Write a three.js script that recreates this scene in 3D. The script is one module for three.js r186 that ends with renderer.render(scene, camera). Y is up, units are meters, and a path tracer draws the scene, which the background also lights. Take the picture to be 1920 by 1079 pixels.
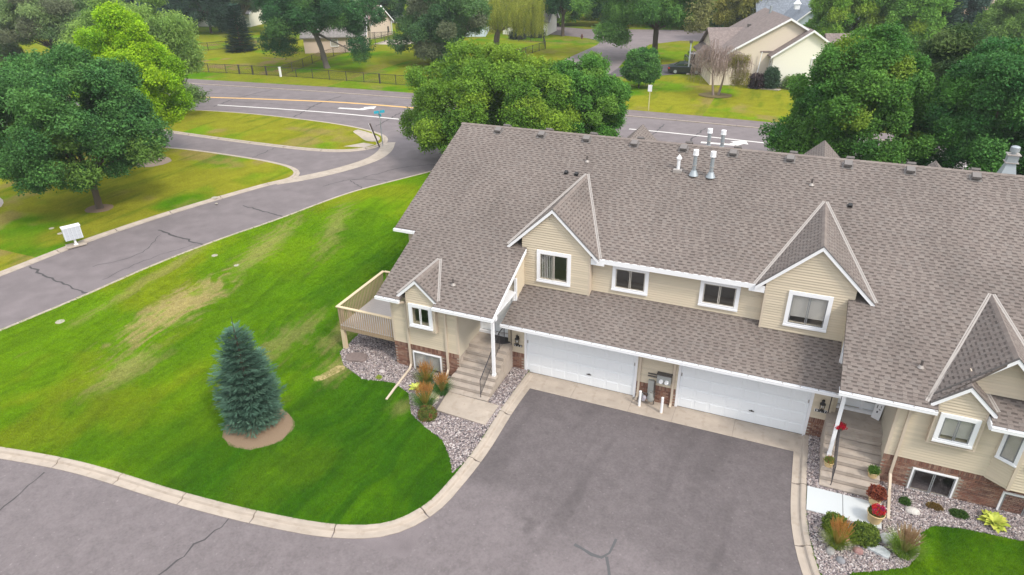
import * as THREE from 'three';
import { mergeGeometries } from 'three/addons/utils/BufferGeometryUtils.js';
import { TextGeometry } from 'three/addons/geometries/TextGeometry.js';
import { FontLoader } from 'three/addons/loaders/FontLoader.js';

// ---------------------------------------------------------------- camera, sky, sun, exposure
const scene = new THREE.Scene();
const camera = new THREE.PerspectiveCamera(46.32, 1024 / 575, 0.5, 1500);
camera.position.set(9.356, 17.687, 23.314);
camera.rotation.set(-0.48815, 0.40596, -0.01601, 'YXZ');
scene.add(camera);
const renderer = new THREE.WebGLRenderer({ antialias: true });
renderer.setSize(1024, 575);
renderer.toneMapping = THREE.LinearToneMapping;
renderer.toneMappingExposure = 1.62;
renderer.shadowMap.enabled = true;

const SUN = new THREE.Vector3(0.62, 0.72, 0.3).normalize();
{ // bright overcast: brighter overhead, a wide soft glow round the hidden sun
  const W = 256, H = 128, d = new Float32Array(W * H * 4);
  for (let y = 0; y < H; y++) for (let x = 0; x < W; x++) {
    const v = (y + 0.5) / H, th = (v - 0.5) * Math.PI, ph = (x + 0.5) / W * 2 * Math.PI - Math.PI;
    const dir = new THREE.Vector3(Math.cos(th) * Math.cos(ph), Math.sin(th), Math.cos(th) * Math.sin(ph));
    const up = Math.max(dir.y, 0), k = 0.55 + 0.53 * up + 0.55 * Math.pow(Math.max(dir.dot(SUN), 0), 6);
    const i = (y * W + x) * 4;
    d[i] = k * 0.97; d[i + 1] = k * 1.0; d[i + 2] = k * 1.05; d[i + 3] = 1;
  }
  const t = new THREE.DataTexture(d, W, H, THREE.RGBAFormat, THREE.FloatType);
  t.mapping = THREE.EquirectangularReflectionMapping; t.magFilter = THREE.LinearFilter; t.minFilter = THREE.LinearFilter; t.needsUpdate = true;
  scene.background = t; scene.environment = t;
}
const sun = new THREE.DirectionalLight(0xfff4e4, 1.75);
sun.position.copy(SUN).multiplyScalar(120); sun.castShadow = true; sun.shadow.radius = 22;
sun.shadow.mapSize.set(2048, 2048);
Object.assign(sun.shadow.camera, { left: -120, right: 120, top: 120, bottom: -120, near: 1, far: 400 });
scene.add(sun, sun.target);
scene.fog = new THREE.FogExp2(0xc9d3d8, 0.00035);

// ---------------------------------------------------------------- helpers
let seed = 7;
const rnd = () => { seed = (seed + 0x6D2B79F5) | 0; let t = Math.imul(seed ^ (seed >>> 15), 1 | seed); t = (t + Math.imul(t ^ (t >>> 7), 61 | t)) ^ t; return ((t ^ (t >>> 14)) >>> 0) / 4294967296; };
const rr = (a, b) => a + (b - a) * rnd();
const V = (x, y, z) => new THREE.Vector3(x, y, z);
const lerp = (a, b, t) => a + (b - a) * t, clamp = (x, a = 0, b = 1) => Math.min(Math.max(x, a), b);
const sm = (a, b, x) => { const t = clamp((x - a) / (b - a)); return t * t * (3 - 2 * t); };
const used = new Map();
function numbered(name) { const n = used.get(name) || 0; used.set(name, n + 1); return n ? name + '_' + String(n).padStart(3, '0') : name; }
function shade(o) { o.castShadow = true; o.receiveShadow = true; return o; }
function thing(name, label, category, pos = [0, 0, 0], turn = 0, group) {
  const g = new THREE.Group(); g.name = numbered(name); g.position.set(...pos); g.rotation.y = turn;
  g.userData = { label, category }; if (group) g.userData.group = group; scene.add(g); return g;
}
function part(name, geo, mat, parent, label) { const m = shade(new THREE.Mesh(geo, mat)); m.name = numbered(name); parent.add(m); if (label) m.userData.label = label; return m; }
function struct(name, geo, mat, label) { const m = shade(new THREE.Mesh(geo, mat)); m.name = numbered(name); m.userData = { kind: 'structure' }; if (label) m.userData.label = label; scene.add(m); return m; }
const stuff = (m) => { m.userData.kind = 'stuff'; return m; };

// hash noise
function hash(x, y) { let h = Math.imul(x | 0, 374761393) + Math.imul(y | 0, 668265263) | 0; h = Math.imul(h ^ (h >>> 13), 1274126177); return ((h ^ (h >>> 16)) >>> 0) / 4294967296; }
function vn(x, y, p = 0) { const xi = Math.floor(x), yi = Math.floor(y), fx = x - xi, fy = y - yi, u = fx * fx * (3 - 2 * fx), v = fy * fy * (3 - 2 * fy);
  const w = (a, b) => p ? hash(((a % p) + p) % p, ((b % p) + p) % p) : hash(a, b);
  return lerp(lerp(w(xi, yi), w(xi + 1, yi), u), lerp(w(xi, yi + 1), w(xi + 1, yi + 1), u), v); }
function fbm(x, y, o = 4, p = 0) { let s = 0, a = 0.5, t = 0; for (let i = 0; i < o; i++) { s += a * vn(x + i * 17.3 * (p ? 0 : 1), y + i * 9.1 * (p ? 0 : 1), p); t += a; a *= 0.5; x *= 2; y *= 2; p *= 2; } return s / t; }
const enc = (c) => { c = clamp(c); return Math.round(255 * (c <= 0.0031308 ? c * 12.92 : 1.055 * Math.pow(c, 1 / 2.4) - 0.055)); };
function tex(W, H, f, color = true) { // f(u, v) -> [r, g, b] linear, v upwards
  const d = new Uint8Array(W * H * 4);
  for (let y = 0; y < H; y++) for (let x = 0; x < W; x++) { const c = f((x + 0.5) / W, (y + 0.5) / H), i = (y * W + x) * 4;
    if (color) { d[i] = enc(c[0]); d[i + 1] = enc(c[1]); d[i + 2] = enc(c[2]); } else d[i] = d[i + 1] = d[i + 2] = Math.round(255 * clamp(c)); d[i + 3] = 255; }
  const t = new THREE.DataTexture(d, W, H); t.wrapS = t.wrapT = THREE.RepeatWrapping; t.magFilter = THREE.LinearFilter; t.minFilter = THREE.LinearMipmapLinearFilter; t.generateMipmaps = true;
  if (color) t.colorSpace = THREE.SRGBColorSpace; t.needsUpdate = true; return t;
}
const rep = (t, m) => { const c = t.clone(); c.repeat.set(1 / m, 1 / m); c.needsUpdate = true; return c; };
const mixc = (a, b, t) => [lerp(a[0], b[0], t), lerp(a[1], b[1], t), lerp(a[2], b[2], t)];
const lin = (r, g, b) => new THREE.Color().setRGB(r, g, b);
const mat = (c, rough = 0.85, o = {}) => new THREE.MeshStandardMaterial({ color: Array.isArray(c) ? lin(...c) : c, roughness: rough, ...o });

const grassMat = (o) => new THREE.MeshPhysicalMaterial({ color: 0xffffff, roughness: 1, specularIntensity: 0, ...o });
// uv in metres from the dominant axis of each face
function metres(g) {
  g = g.index ? g.toNonIndexed() : g; g.computeVertexNormals();
  const p = g.attributes.position, n = g.attributes.normal, uv = new Float32Array(p.count * 2);
  for (let i = 0; i < p.count; i++) { const f = i - i % 3, ax = Math.abs(n.getX(f)), ay = Math.abs(n.getY(f)), az = Math.abs(n.getZ(f));
    const x = p.getX(i), y = p.getY(i), z = p.getZ(i);
    if (ay >= ax && ay >= az) { uv[2 * i] = x; uv[2 * i + 1] = z; } else if (ax > az) { uv[2 * i] = z; uv[2 * i + 1] = y; } else { uv[2 * i] = x; uv[2 * i + 1] = y; } }
  g.setAttribute('uv', new THREE.BufferAttribute(uv, 2)); return g;
}
const M4 = new THREE.Matrix4();
function B(x0, x1, y0, y1, z0, z1) { const g = new THREE.BoxGeometry(x1 - x0, y1 - y0, z1 - z0); g.translate((x0 + x1) / 2, (y0 + y1) / 2, (z0 + z1) / 2); return g; }
function bar(a, b, w, d = w) { // a box beam from a to b
  const A = V(...a), Bv = V(...b), l = A.distanceTo(Bv), g = new THREE.BoxGeometry(w, l, d);
  const up = Bv.clone().sub(A).normalize(); g.applyQuaternion(new THREE.Quaternion().setFromUnitVectors(V(0, 1, 0), up)); g.translate(...A.add(Bv).multiplyScalar(0.5).toArray()); return g;
}
function cyl(a, b, r0, r1 = r0, n = 10) { const A = V(...a), Bv = V(...b), l = A.distanceTo(Bv), g = new THREE.CylinderGeometry(r1, r0, l, n);
  g.applyQuaternion(new THREE.Quaternion().setFromUnitVectors(V(0, 1, 0), Bv.clone().sub(A).normalize())); g.translate(...A.add(Bv).multiplyScalar(0.5).toArray()); return g; }
function merge(list) { return mergeGeometries(list.map((g) => { const h = g.index ? g.toNonIndexed() : g; for (const k of Object.keys(h.attributes)) if (!['position', 'normal', 'uv'].includes(k)) h.deleteAttribute(k); if (!h.attributes.uv) h.setAttribute('uv', new THREE.BufferAttribute(new Float32Array(h.attributes.position.count * 2), 2)); return h; })); }
function tris(list) { // list of [ax,ay,az, bx,by,bz, cx,cy,cz]
  const g = new THREE.BufferGeometry(); g.setAttribute('position', new THREE.BufferAttribute(new Float32Array(list.flat()), 3)); g.computeVertexNormals(); return g; }
function poly3(pts) { const out = []; for (let i = 1; i < pts.length - 1; i++) out.push([...pts[0], ...pts[i], ...pts[i + 1]]); return out; }
function slab(pts, off) { // a convex polygon thickened by the vector off
  const q = pts.map((p) => [p[0] + off[0], p[1] + off[1], p[2] + off[2]]), out = [...poly3(pts), ...poly3(q.slice().reverse())];
  for (let i = 0; i < pts.length; i++) { const j = (i + 1) % pts.length; out.push([...pts[i], ...q[i], ...q[j]], [...pts[i], ...q[j], ...pts[j]]); }
  return metres(tris(out));
}
function sheet(pts, y, map = null) { // flat polygon of [x, z] at height y; uv in metres or mapped to map = [x0, z0, w, h]
  const s = new THREE.Shape(pts.map(([x, z]) => new THREE.Vector2(x, -z))), g = new THREE.ShapeGeometry(s); g.rotateX(-Math.PI / 2); g.translate(0, y, 0);
  const p = g.attributes.position, uv = g.attributes.uv;
  for (let i = 0; i < p.count; i++) map ? uv.setXY(i, (p.getX(i) - map[0]) / map[2], (p.getZ(i) - map[1]) / map[3]) : uv.setXY(i, p.getX(i), p.getZ(i));
  return g;
}
function holed(poly, holes, z0, z1) { // a wall of [x, y] outline between z0 and z1 with rectangular openings [x0, x1, y0, y1]
  const s = new THREE.Shape(poly.map(([x, y]) => new THREE.Vector2(x, y))); for (const [a, b, c, d] of holes) s.holes.push(new THREE.Path([[a, c], [b, c], [b, d], [a, d]].map(([x, y]) => new THREE.Vector2(x, y))));
  const g = new THREE.ExtrudeGeometry(s, { depth: z1 - z0, bevelEnabled: false }); g.translate(0, 0, z0); return metres(g); }
const rect = (x0, x1, y0, y1) => [[x0, y0], [x1, y0], [x1, y1], [x0, y1]];
function smooth(pts, step = 0.6) { const c = new THREE.CatmullRomCurve3(pts.map(([x, z]) => V(x, 0, z)), false, 'centripetal'); return c.getSpacedPoints(Math.max(2, Math.round(c.getLength() / step))).map((p) => [p.x, p.z]); }

// ---------------------------------------------------------------- procedural materials
const asphaltT = tex(512, 512, (u, v) => { const k = fbm(u * 8, v * 8, 4, 8), g = hash(u * 512, v * 512), s = 0.75 + 0.32 * k + 0.22 * (g - 0.5); return [0.158 * s, 0.138 * s, 0.144 * s]; });
const grainT = tex(512, 512, (u, v) => 0.5 * hash(u * 512, v * 512) + 0.5 * fbm(u * 64, v * 64, 2, 64), false);
const concreteT = tex(512, 512, (u, v) => { const k = fbm(u * 6, v * 6, 5, 6), g = hash(u * 512, v * 512), st = sm(0.6, 0.75, fbm(u * 11 + 3, v * 11, 3)), s = 0.82 + 0.3 * (k - 0.3) + 0.1 * (g - 0.5); return mixc([0.45 * s, 0.385 * s, 0.325 * s], [0.29, 0.235, 0.185], st * 0.35); });
const M = {
  street: mat([1, 1, 1], 0.93, { map: rep(asphaltT, 3.1), bumpMap: rep(grainT, 1.3), bumpScale: 0.006 }),
  oldroad: mat([1.18, 1.16, 1.16], 0.93, { map: rep(asphaltT, 5.3), bumpMap: rep(grainT, 1.3), bumpScale: 0.005 }),
  seal: mat([0.06, 0.055, 0.058], 0.8),
  concrete: mat([1, 1, 1], 0.9, { map: rep(concreteT, 2.3), bumpMap: rep(grainT, 0.9), bumpScale: 0.004 }),
  step: mat([1.02, 1.03, 1.06], 0.9, { map: rep(concreteT, 1.7), bumpMap: rep(grainT, 0.9), bumpScale: 0.004 }),
  newconcrete: mat([0.50, 0.53, 0.55], 0.85, { bumpMap: rep(grainT, 0.9), bumpScale: 0.002 }),
  white: mat([0.82, 0.83, 0.86], 0.5),
  door: mat([0.80, 0.83, 0.86], 0.45),
  tan: mat([0.56, 0.485, 0.37], 0.6), tan2: mat([0.53, 0.46, 0.35], 0.6), tan3: mat([0.58, 0.50, 0.38], 0.6),
  trim: mat([0.56, 0.475, 0.38], 0.6), plaster: mat([0.52, 0.47, 0.38], 0.8),
  metal: mat([0.36, 0.40, 0.43], 0.5, { metalness: 0.5 }), flash: mat([0.36, 0.33, 0.31], 0.5, { metalness: 0.15 }),
  black: mat([0.018, 0.017, 0.018], 0.5), iron: mat([0.05, 0.045, 0.05], 0.5), darkgrey: mat([0.09, 0.08, 0.075], 0.7),
  glass: new THREE.MeshPhysicalMaterial({ color: 0xffffff, roughness: 0.03, transmission: 1, thickness: 0, ior: 1.5 }),
  room: mat([0.42, 0.40, 0.36], 0.9), blind: mat([0.46, 0.45, 0.42], 0.9), dark: mat([0.012, 0.014, 0.016], 0.8),
  wood: mat([0.40, 0.30, 0.20], 0.8), woodpale: mat([0.62, 0.50, 0.34], 0.75), deck: mat([0.42, 0.38, 0.36], 0.85),
  bark: mat([0.10, 0.075, 0.055], 0.95), barkgrey: mat([0.17, 0.145, 0.13], 0.95), mulch: mat([0.20, 0.135, 0.09], 1),
};

// ---------------------------------------------------------------- ground
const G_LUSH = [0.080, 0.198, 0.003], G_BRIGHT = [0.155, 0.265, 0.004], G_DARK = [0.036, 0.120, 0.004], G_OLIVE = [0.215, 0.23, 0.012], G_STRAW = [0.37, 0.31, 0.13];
const NL = [-36, -36, 62, 52]; // area that the near lawn's picture covers: x0, z0, width, depth
const dry = [[-19.6, 1.5, 1.5, 3.6, -0.12, 0.95], [-17.3, 6.6, 1.2, 2.2, 0, 0.5], [-20.6, -6.6, 1.0, 5.0, -0.25, 0.5], [-18.4, -11, 0.9, 5, -0.45, 0.4], [-9.7, -0.6, 1.1, 3.0, 0.05, 0.55], [-12, 2.2, 1.1, 3.2, 0.05, 0.4], [-8.2, 3.2, 0.8, 1.2, 0, 0.55], [-10.3, 6.4, 1.4, 1.0, 0, 0.3], [-23.8, -1, 0.5, 7, -0.1, 0.4], [-3.8, 4.4, 0.6, 0.8, 0, 0.4]];
function lawnCol(x, z, fine) {
  const wob = fbm(x * 0.25, z * 0.25, 3) * 2.4, st = fbm((x + wob - z * 0.06) * 2.1, z * 0.16, 4), st2 = fbm((x + wob) * 5.5, z * 0.5 + 40, 3), big = fbm(x * 0.16 + 5, z * 0.16 + 9, 4), mid = fbm(x * 2.3, z * 2.3, 3), clv = fbm(x * 0.9 + 31, z * 0.9, 4);
  let c = mixc(G_LUSH, G_DARK, sm(0.42, 0.68, st) * 0.85);
  c = mixc(c, G_BRIGHT, sm(0.45, 0.72, big) * 0.7); c = mixc(c, G_DARK, sm(0.56, 0.72, clv) * 0.4);
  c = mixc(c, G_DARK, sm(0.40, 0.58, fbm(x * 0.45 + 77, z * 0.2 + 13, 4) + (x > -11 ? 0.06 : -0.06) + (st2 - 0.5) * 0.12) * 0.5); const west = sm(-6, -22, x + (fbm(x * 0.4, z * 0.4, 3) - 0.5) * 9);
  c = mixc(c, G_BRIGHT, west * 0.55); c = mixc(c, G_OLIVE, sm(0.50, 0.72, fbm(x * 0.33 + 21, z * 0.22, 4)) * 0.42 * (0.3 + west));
  for (const [px, pz, rx, rz, a, s] of dry) { const dx = x - px, dz = z - pz, qx = dx * Math.cos(a) + dz * Math.sin(a), qz = -dx * Math.sin(a) + dz * Math.cos(a), d = Math.hypot(qx / rx, qz / rz);
    if (d < 1.6) c = mixc(c, G_STRAW, s * sm(1.25, 0.25, d + (st2 - 0.5) * 1.5 + (mid - 0.5) * 0.9)); }
  const k = 0.84 + 0.34 * (st2 - 0.3) + 0.26 * (mid - 0.5) + 0.36 * (fine - 0.5);
  return [c[0] * k, c[1] * k, c[2] * k];
}
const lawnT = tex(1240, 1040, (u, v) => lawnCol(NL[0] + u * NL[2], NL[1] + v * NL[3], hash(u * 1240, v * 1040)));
const farLawnT = (olive, stripe) => tex(768, 768, (u, v) => {
  const x = u * 48, z = v * 48, big = fbm(u * 5, v * 5, 4, 5), st = stripe ? 0.5 + 0.5 * Math.sin((x * 0.8 + z) * 5.2 + fbm(u * 8, v * 8, 2, 8) * 3) : fbm(u * 64, v * 10, 3), mid = fbm(u * 60, v * 60, 3, 60), fine = hash(u * 768, v * 768);
  let c = mixc(G_LUSH, [0.165, 0.275, 0.01], sm(0.35, 0.6, big)); c = mixc(c, [0.23, 0.235, 0.018], clamp(olive * sm(0.25, 0.62, fbm(u * 9 + 4, v * 9, 4)) * 1.5)); c = mixc(c, [0.25, 0.205, 0.06], sm(0.55, 0.75, fbm(u * 14 + 9, v * 14, 4)) * olive);
  c = mixc(c, G_DARK, sm(0.5, 0.8, st) * 0.35); const k = 0.85 + 0.3 * (mid - 0.5) + 0.3 * (fine - 0.5); return [c[0] * k, c[1] * k, c[2] * k]; });
const fl1 = farLawnT(0.9, false), fl2 = farLawnT(0.62, true);
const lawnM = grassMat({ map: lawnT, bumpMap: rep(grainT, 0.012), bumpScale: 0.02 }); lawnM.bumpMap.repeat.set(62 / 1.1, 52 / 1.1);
const oliveM = grassMat({ map: rep(fl1, 48) }), mixM = grassMat({ map: rep(fl2, 48) });

struct('ground', sheet([[-700, -700], [700, -700], [700, 300], [-700, 300]], -0.04), mixM);
struct('road', sheet([[-150, -50.2], [70, -50.2], [70, 60], [-150, 60]], 0), M.oldroad, 'grey asphalt of the side road, the through street and their junction');

// sealed cracks: thin ribbons of tar lying on the asphalt
function ribbon(pts, w, y, wob = 0.12) { const P = smooth(pts, 0.35).map(([x, z], i, a) => i && i < a.length - 1 ? [x + rr(-wob, wob), z + rr(-wob, wob)] : [x, z]), out = [];
  const q = P.map((p, i) => { const a = P[Math.max(0, i - 1)], b = P[Math.min(P.length - 1, i + 1)], l = Math.hypot(b[0] - a[0], b[1] - a[1]) || 1, ww = w * (wob ? rr(0.45, 1.1) : 1) / 2; return [[p[0] - (b[1] - a[1]) / l * ww, p[1] + (b[0] - a[0]) / l * ww], [p[0] + (b[1] - a[1]) / l * ww, p[1] - (b[0] - a[0]) / l * ww]]; });
  for (let i = 0; i < q.length - 1; i++) { const [a, b] = q[i], [c, d] = q[i + 1]; out.push([a[0], y, a[1], b[0], y, b[1], c[0], y, c[1]], [b[0], y, b[1], d[0], y, d[1], c[0], y, c[1]]); }
  const g = tris(out), n = g.attributes.normal; if (n.getY(0) < 0) { const p = g.attributes.position.array; for (let i = 0; i < p.length; i += 9) for (let k = 0; k < 3; k++) { const t = p[i + 3 + k]; p[i + 3 + k] = p[i + 6 + k]; p[i + 6 + k] = t; } g.computeVertexNormals(); }
  return metres(g); }
// kerbs: swept profile along the lawn edge, in sections with open joints
function kerb(name, pts, side, prof, label, secLen = 3) {
  const k = new THREE.Group(); k.name = numbered(name); k.userData = { kind: 'structure' }; if (label) k.userData.label = label; scene.add(k);
  const c = new THREE.CatmullRomCurve3(pts.map(([x, z]) => V(x, 0, z)), false, 'centripetal'), L = c.getLength(), n = Math.max(1, Math.round(L / secLen));
  for (let s = 0; s < n; s++) {
    const m = 6, rows = [];
    for (let i = 0; i <= m; i++) { const t = (s + (i === 0 ? 0.006 : i === m ? 0.994 : i / m)) / n, p = c.getPointAt(clamp(t)), d = c.getTangentAt(clamp(t)), nx = -d.z * side, nz = d.x * side;
      rows.push(prof.map(([o, h]) => [p.x + nx * o, h, p.z + nz * o])); }
    const out = [];
    for (let i = 0; i < m; i++) for (let j = 0; j < prof.length - 1; j++) { const a = rows[i][j], b = rows[i][j + 1], cc = rows[i + 1][j], d = rows[i + 1][j + 1]; out.push([...a, ...b, ...cc], [...b, ...d, ...cc]); }
    out.push(...poly3(rows[0]), ...poly3(rows[m].slice().reverse()));
    part('kerb_section', metres(tris(out)), M.concrete, k);
  }
}
const PROF = [[-0.02, -0.05], [-0.02, 0.10], [0.0, 0.115], [0.13, 0.115], [0.17, 0.10], [0.22, 0.03], [0.27, 0.012], [0.48, 0.022], [0.49, -0.05]];
const FLUSH = [[-0.02, -0.05], [-0.02, 0.10], [0.0, 0.12], [0.16, 0.118], [0.24, 0.02], [0.26, -0.05]];
const yk = 0.1; // lawns lie level with the kerb tops

const edgeA = [[-29.5, 20], [-27.2, 12.5], [-26.26, 6.6], [-25.62, 2.28], [-25.25, -1.41], [-24.37, -5.98], [-23.02, -10.6], [-21.4, -16.99], [-18.25, -23.36], [-15.8, -28.5], [-13.2, -32.4], [-10.2, -33.9]];
const edgeB = [[0.13, 0.15], [0.05, 2.9], [0.1, 5.4], [-0.02, 7.3], [-0.28, 8.8], [-1.05, 9.97], [-2.5, 10.68], [-5.16, 11.2], [-8.44, 11.55], [-13.5, 11.85], [-17.2, 12.45], [-21, 13.3], [-26, 14.6]];
kerb('kerb', edgeA, 1, FLUSH, 'thin pale kerb between the big green lawn and the side road');
kerb('kerb', edgeB, -1, PROF, 'rolled concrete kerb curving from the left garage to the bottom street');
const lawnNear = [...smooth(edgeA.slice(1)), [-8, -33.9], [40, -33.9], [40, -0.6], [0.13, -0.6], ...smooth(edgeB).slice(0, -3)];
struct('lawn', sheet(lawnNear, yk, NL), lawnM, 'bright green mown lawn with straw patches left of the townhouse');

const island = [[-70, 14], [-60, 30], [-36, 30], [-34.2, 12], [-33.1, 2.4], [-32.78, -2.12], [-32.4, -4.65], [-31.6, -8.37], [-30.45, -12.3], [-29.0, -16.4], [-28.2, -18.1], [-28.6, -19.3], [-30.0, -20.3], [-32.9, -20.95], [-36.1, -21.2], [-42.5, -21.3], [-46.65, -20.9], [-56, -20], [-75, -14]];
kerb('kerb', island.slice(2), 1, PROF, 'concrete kerb round the yellowish lawn with the mailbox', 4);
struct('lawn', sheet([...island.slice(0, 2), ...smooth(island.slice(2))], yk), oliveM, 'yellow green lawn under the maple beside the mailbox');
const strip = [[-75, -25.5], [-62, -26.5], [-50.4, -26.05], [-43.6, -25.75], [-36.9, -25.62], [-31.5, -25.8], [-28.6, -26.5], [-27.0, -27.9], [-26.7, -29.6], [-27.8, -31.5], [-30.2, -32.8], [-33.0, -33.6], [-37.2, -34.2], [-48.3, -34.4], [-56, -33.4], [-75, -29.5]];
kerb('kerb', strip, 1, PROF, 'concrete kerb round the grass strip beside the through street', 4);
struct('lawn', sheet(smooth(strip), yk), oliveM, 'narrow grass strip between the branch road and the through street');
struct('pavement', sheet(smooth([[-31.5, -32.9], [-29.4, -32.1], [-27.6, -30.9], [-27.3, -29.8], [-28.2, -29.6], [-30.2, -31.0], [-31.6, -32.2], [-31.5, -32.9]], 0.4), yk + 0.012), M.concrete, 'pale concrete ramp at the corner under the street name sign');
struct('gutter_strip', ribbon([[-28.6, -17.0], [-27.0, -19.0], [-25.5, -21.9], [-24.7, -25.0], [-25.0, -27.5], [-26.2, -30.2]], 1.3, 0.006, 0), M.concrete, 'pale concrete gutter strip across the mouth of the branch road');
struct('lawn', sheet([[-110, -56], [-74, -52.6], [-59.2, -54.2], [-60.4, -61], [-62, -68], [-62.2, -75], [-75, -84], [-92, -82], [-106, -72]], 0.036), grassMat({ map: rep(farLawnT(1.6, true), 40) }), 'dry straw coloured yard behind the black fence');
struct('pavement', sheet([[-28.2, -29.0], [-26.9, -28.8], [-27.2, -27.6], [-29.3, -27.3]], yk + 0.012), M.concrete, 'small concrete slab at the foot of the leaning stake');
// far side of the street
const farEdge = [[-170, -33], [-130, -40.5], [-104.7, -44.8], [-85, -46.8], [-68, -48.2], [-56.9, -49.1], [-45, -49.9], [-30, -50.2], [-8, -50.4], [16.4, -49.3], [40, -47.5], [80, -44]];
struct('lawn', sheet([...smooth(farEdge, 4), [80, -330], [-300, -330], [-300, -40]], 0.03), mixM, 'sunlit lawns and yards on the far side of the street');
struct('lawn', sheet([[-12.5, -50.6], [16, -49.5], [30, -48.5], [30, -64], [12, -64.5], [2, -66], [-5, -72], [-11.5, -67.7], [-14, -66.5], [-14.5, -58]], 0.036), oliveM, 'yellowish lawn in front of the cream house across the street');
struct('pavement', sheet([...smooth(farEdge, 4), ...smooth(farEdge.map(([x, z]) => [x, z + 2.7]), 4).reverse()], 0.06), mat([1.15, 1.08, 1.05], 0.92, { map: rep(asphaltT, 4.1) }), 'paved strip along the far side of the street');
kerb('kerb', farEdge.slice(2, 11).map(([x, z]) => [x, z + 2.7]), -1, [[-0.02, -0.03], [-0.02, 0.075], [0.12, 0.075], [0.16, 0.01], [0.34, 0.012], [0.35, -0.03]], 'pale kerb on the far side of the street', 6);
struct('side_street', sheet(smooth([[-25.1, -82.9], [-25.1, -97.9], [-27, -101], [-31, -103.2], [-41, -106.2], [-60, -110], [-120, -118]], 3).concat([[-120, -132], [-60, -124], [-42, -117.5], [-33, -114.5], [-17, -118], [40, -120], [40, -107], [-12, -104], [-16.3, -98], [-16.3, -80.6], [-15.2, -71], [-14, -52], [-26, -52]]), 0.042), mat([1.3, 1.25, 1.24], 0.93, { map: rep(asphaltT, 6.7) }), 'pale side street running back behind the trees');
struct('driveway', sheet([[-15.6, -68.4], [-11, -69.0], [-5, -74.3], [-1, -76], [-1, -86], [-6, -88], [-9.5, -80], [-15.6, -74.8]], 0.048), mat([0.62, 0.63, 0.68], 0.9, { map: rep(asphaltT, 6.7) }), 'dark asphalt driveway with the parked cars');

// right-hand front garden
const edgeR = [[11.86, 0.05], [11.86, 2.5], [11.9, 4.2], [12.02, 5.3], [12.35, 6.7], [12.9, 7.9], [13.9, 9.0], [15.6, 9.8], [19, 10.2], [24, 10.2]];
kerb('kerb', edgeR, 1, PROF, 'concrete kerb between the driveway and the right garden bed');
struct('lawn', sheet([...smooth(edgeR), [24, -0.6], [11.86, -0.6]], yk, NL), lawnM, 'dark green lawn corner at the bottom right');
// asphalt of the courtyard, newer and darker near the garages, with sealer and tyre streaks
const DT = [-34, 1.08, 62, 34];
const oil = [[2.3, 3.6, 0.14], [9.2, 2.6, 0.16], [8.7, 3.3, 0.1], [6.3, 1.7, 0.14], [3.4, 8.3, 0.45], [10.1, 2.1, 0.08]];
const yardT = tex(1550, 850, (u, v) => { const x = DT[0] + u * DT[2], z = DT[1] + v * DT[3];
  const str = fbm(x * 1.5 + fbm(x * 0.5, z * 0.3, 2) * 1.1 + z * 0.12, z * 0.13, 4), blot = fbm(x * 0.55 + 3, z * 0.55, 4), fine = hash(u * 1550, v * 850), fine2 = hash(u * 775 + 99, v * 425), cr = fbm(x * 3.5, z * 3.5, 3);
  const drive = sm(9.2, 6.6, z + (fbm(x * 0.5, z * 0.5 + 7, 3) - 0.5) * 4.5) * sm(-0.6, 0.4, x);
  let k = lerp(1.06, 0.79, drive); k *= 1 - 0.12 * sm(0.48, 0.72, str) * (0.35 + drive) - 0.06 * sm(0.56, 0.74, blot); k *= 0.94 + 0.26 * (cr - 0.5) + 0.17 * (fine - 0.5) + 0.12 * (fine2 - 0.5);
  let w = hash(u * 1550 + 7, v * 850 + 3) > 0.997 ? 1.45 : 1;
  for (const [ox, oz, r] of oil) { const d = Math.hypot(x - ox, z - oz) / r + (cr - 0.5) * 0.9; if (d < 1) w *= lerp(0.78, 1, sm(0.2, 1, d)); }
  return [0.162 * k * w, 0.140 * k * w, 0.145 * k * w]; });
const yardM = mat([1, 1, 1], 0.93, { map: yardT, bumpMap: grainT.clone(), bumpScale: 0.005 }); yardM.bumpMap.repeat.set(62, 34);
struct('driveway', sheet([[0.2, 1.08], [11.6, 1.08], [28, 12], [28, 35], [-34, 35], [-26.5, 14.0], [-20, 12.2], [0.2, 11.0]], 0.004, DT), yardM, 'grey asphalt courtyard in front of the two garages and bottom street');
const apron = new THREE.Group(); apron.name = 'garage_apron'; apron.userData = { kind: 'structure', label: 'concrete strip in front of the garage doors' }; scene.add(apron);
for (const [a, b] of [[0.3, 2.42], [2.43, 4.92], [4.93, 6.72], [6.73, 9.1], [9.11, 11.38]]) part('concrete_slab', metres(B(a, b, -0.04, 0.014 + rr(0, 0.003), -0.12, 1.08 + 0.02)), M.concrete, apron);
const fall = B(0.02, 0.36, -0.03, 0.012, -0.1, 1.06); part('concrete_slab', metres(fall), M.concrete, apron); part('concrete_slab', metres(B(11.385, 11.8, -0.03, 0.012, -0.1, 1.06)), M.concrete, apron);

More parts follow.
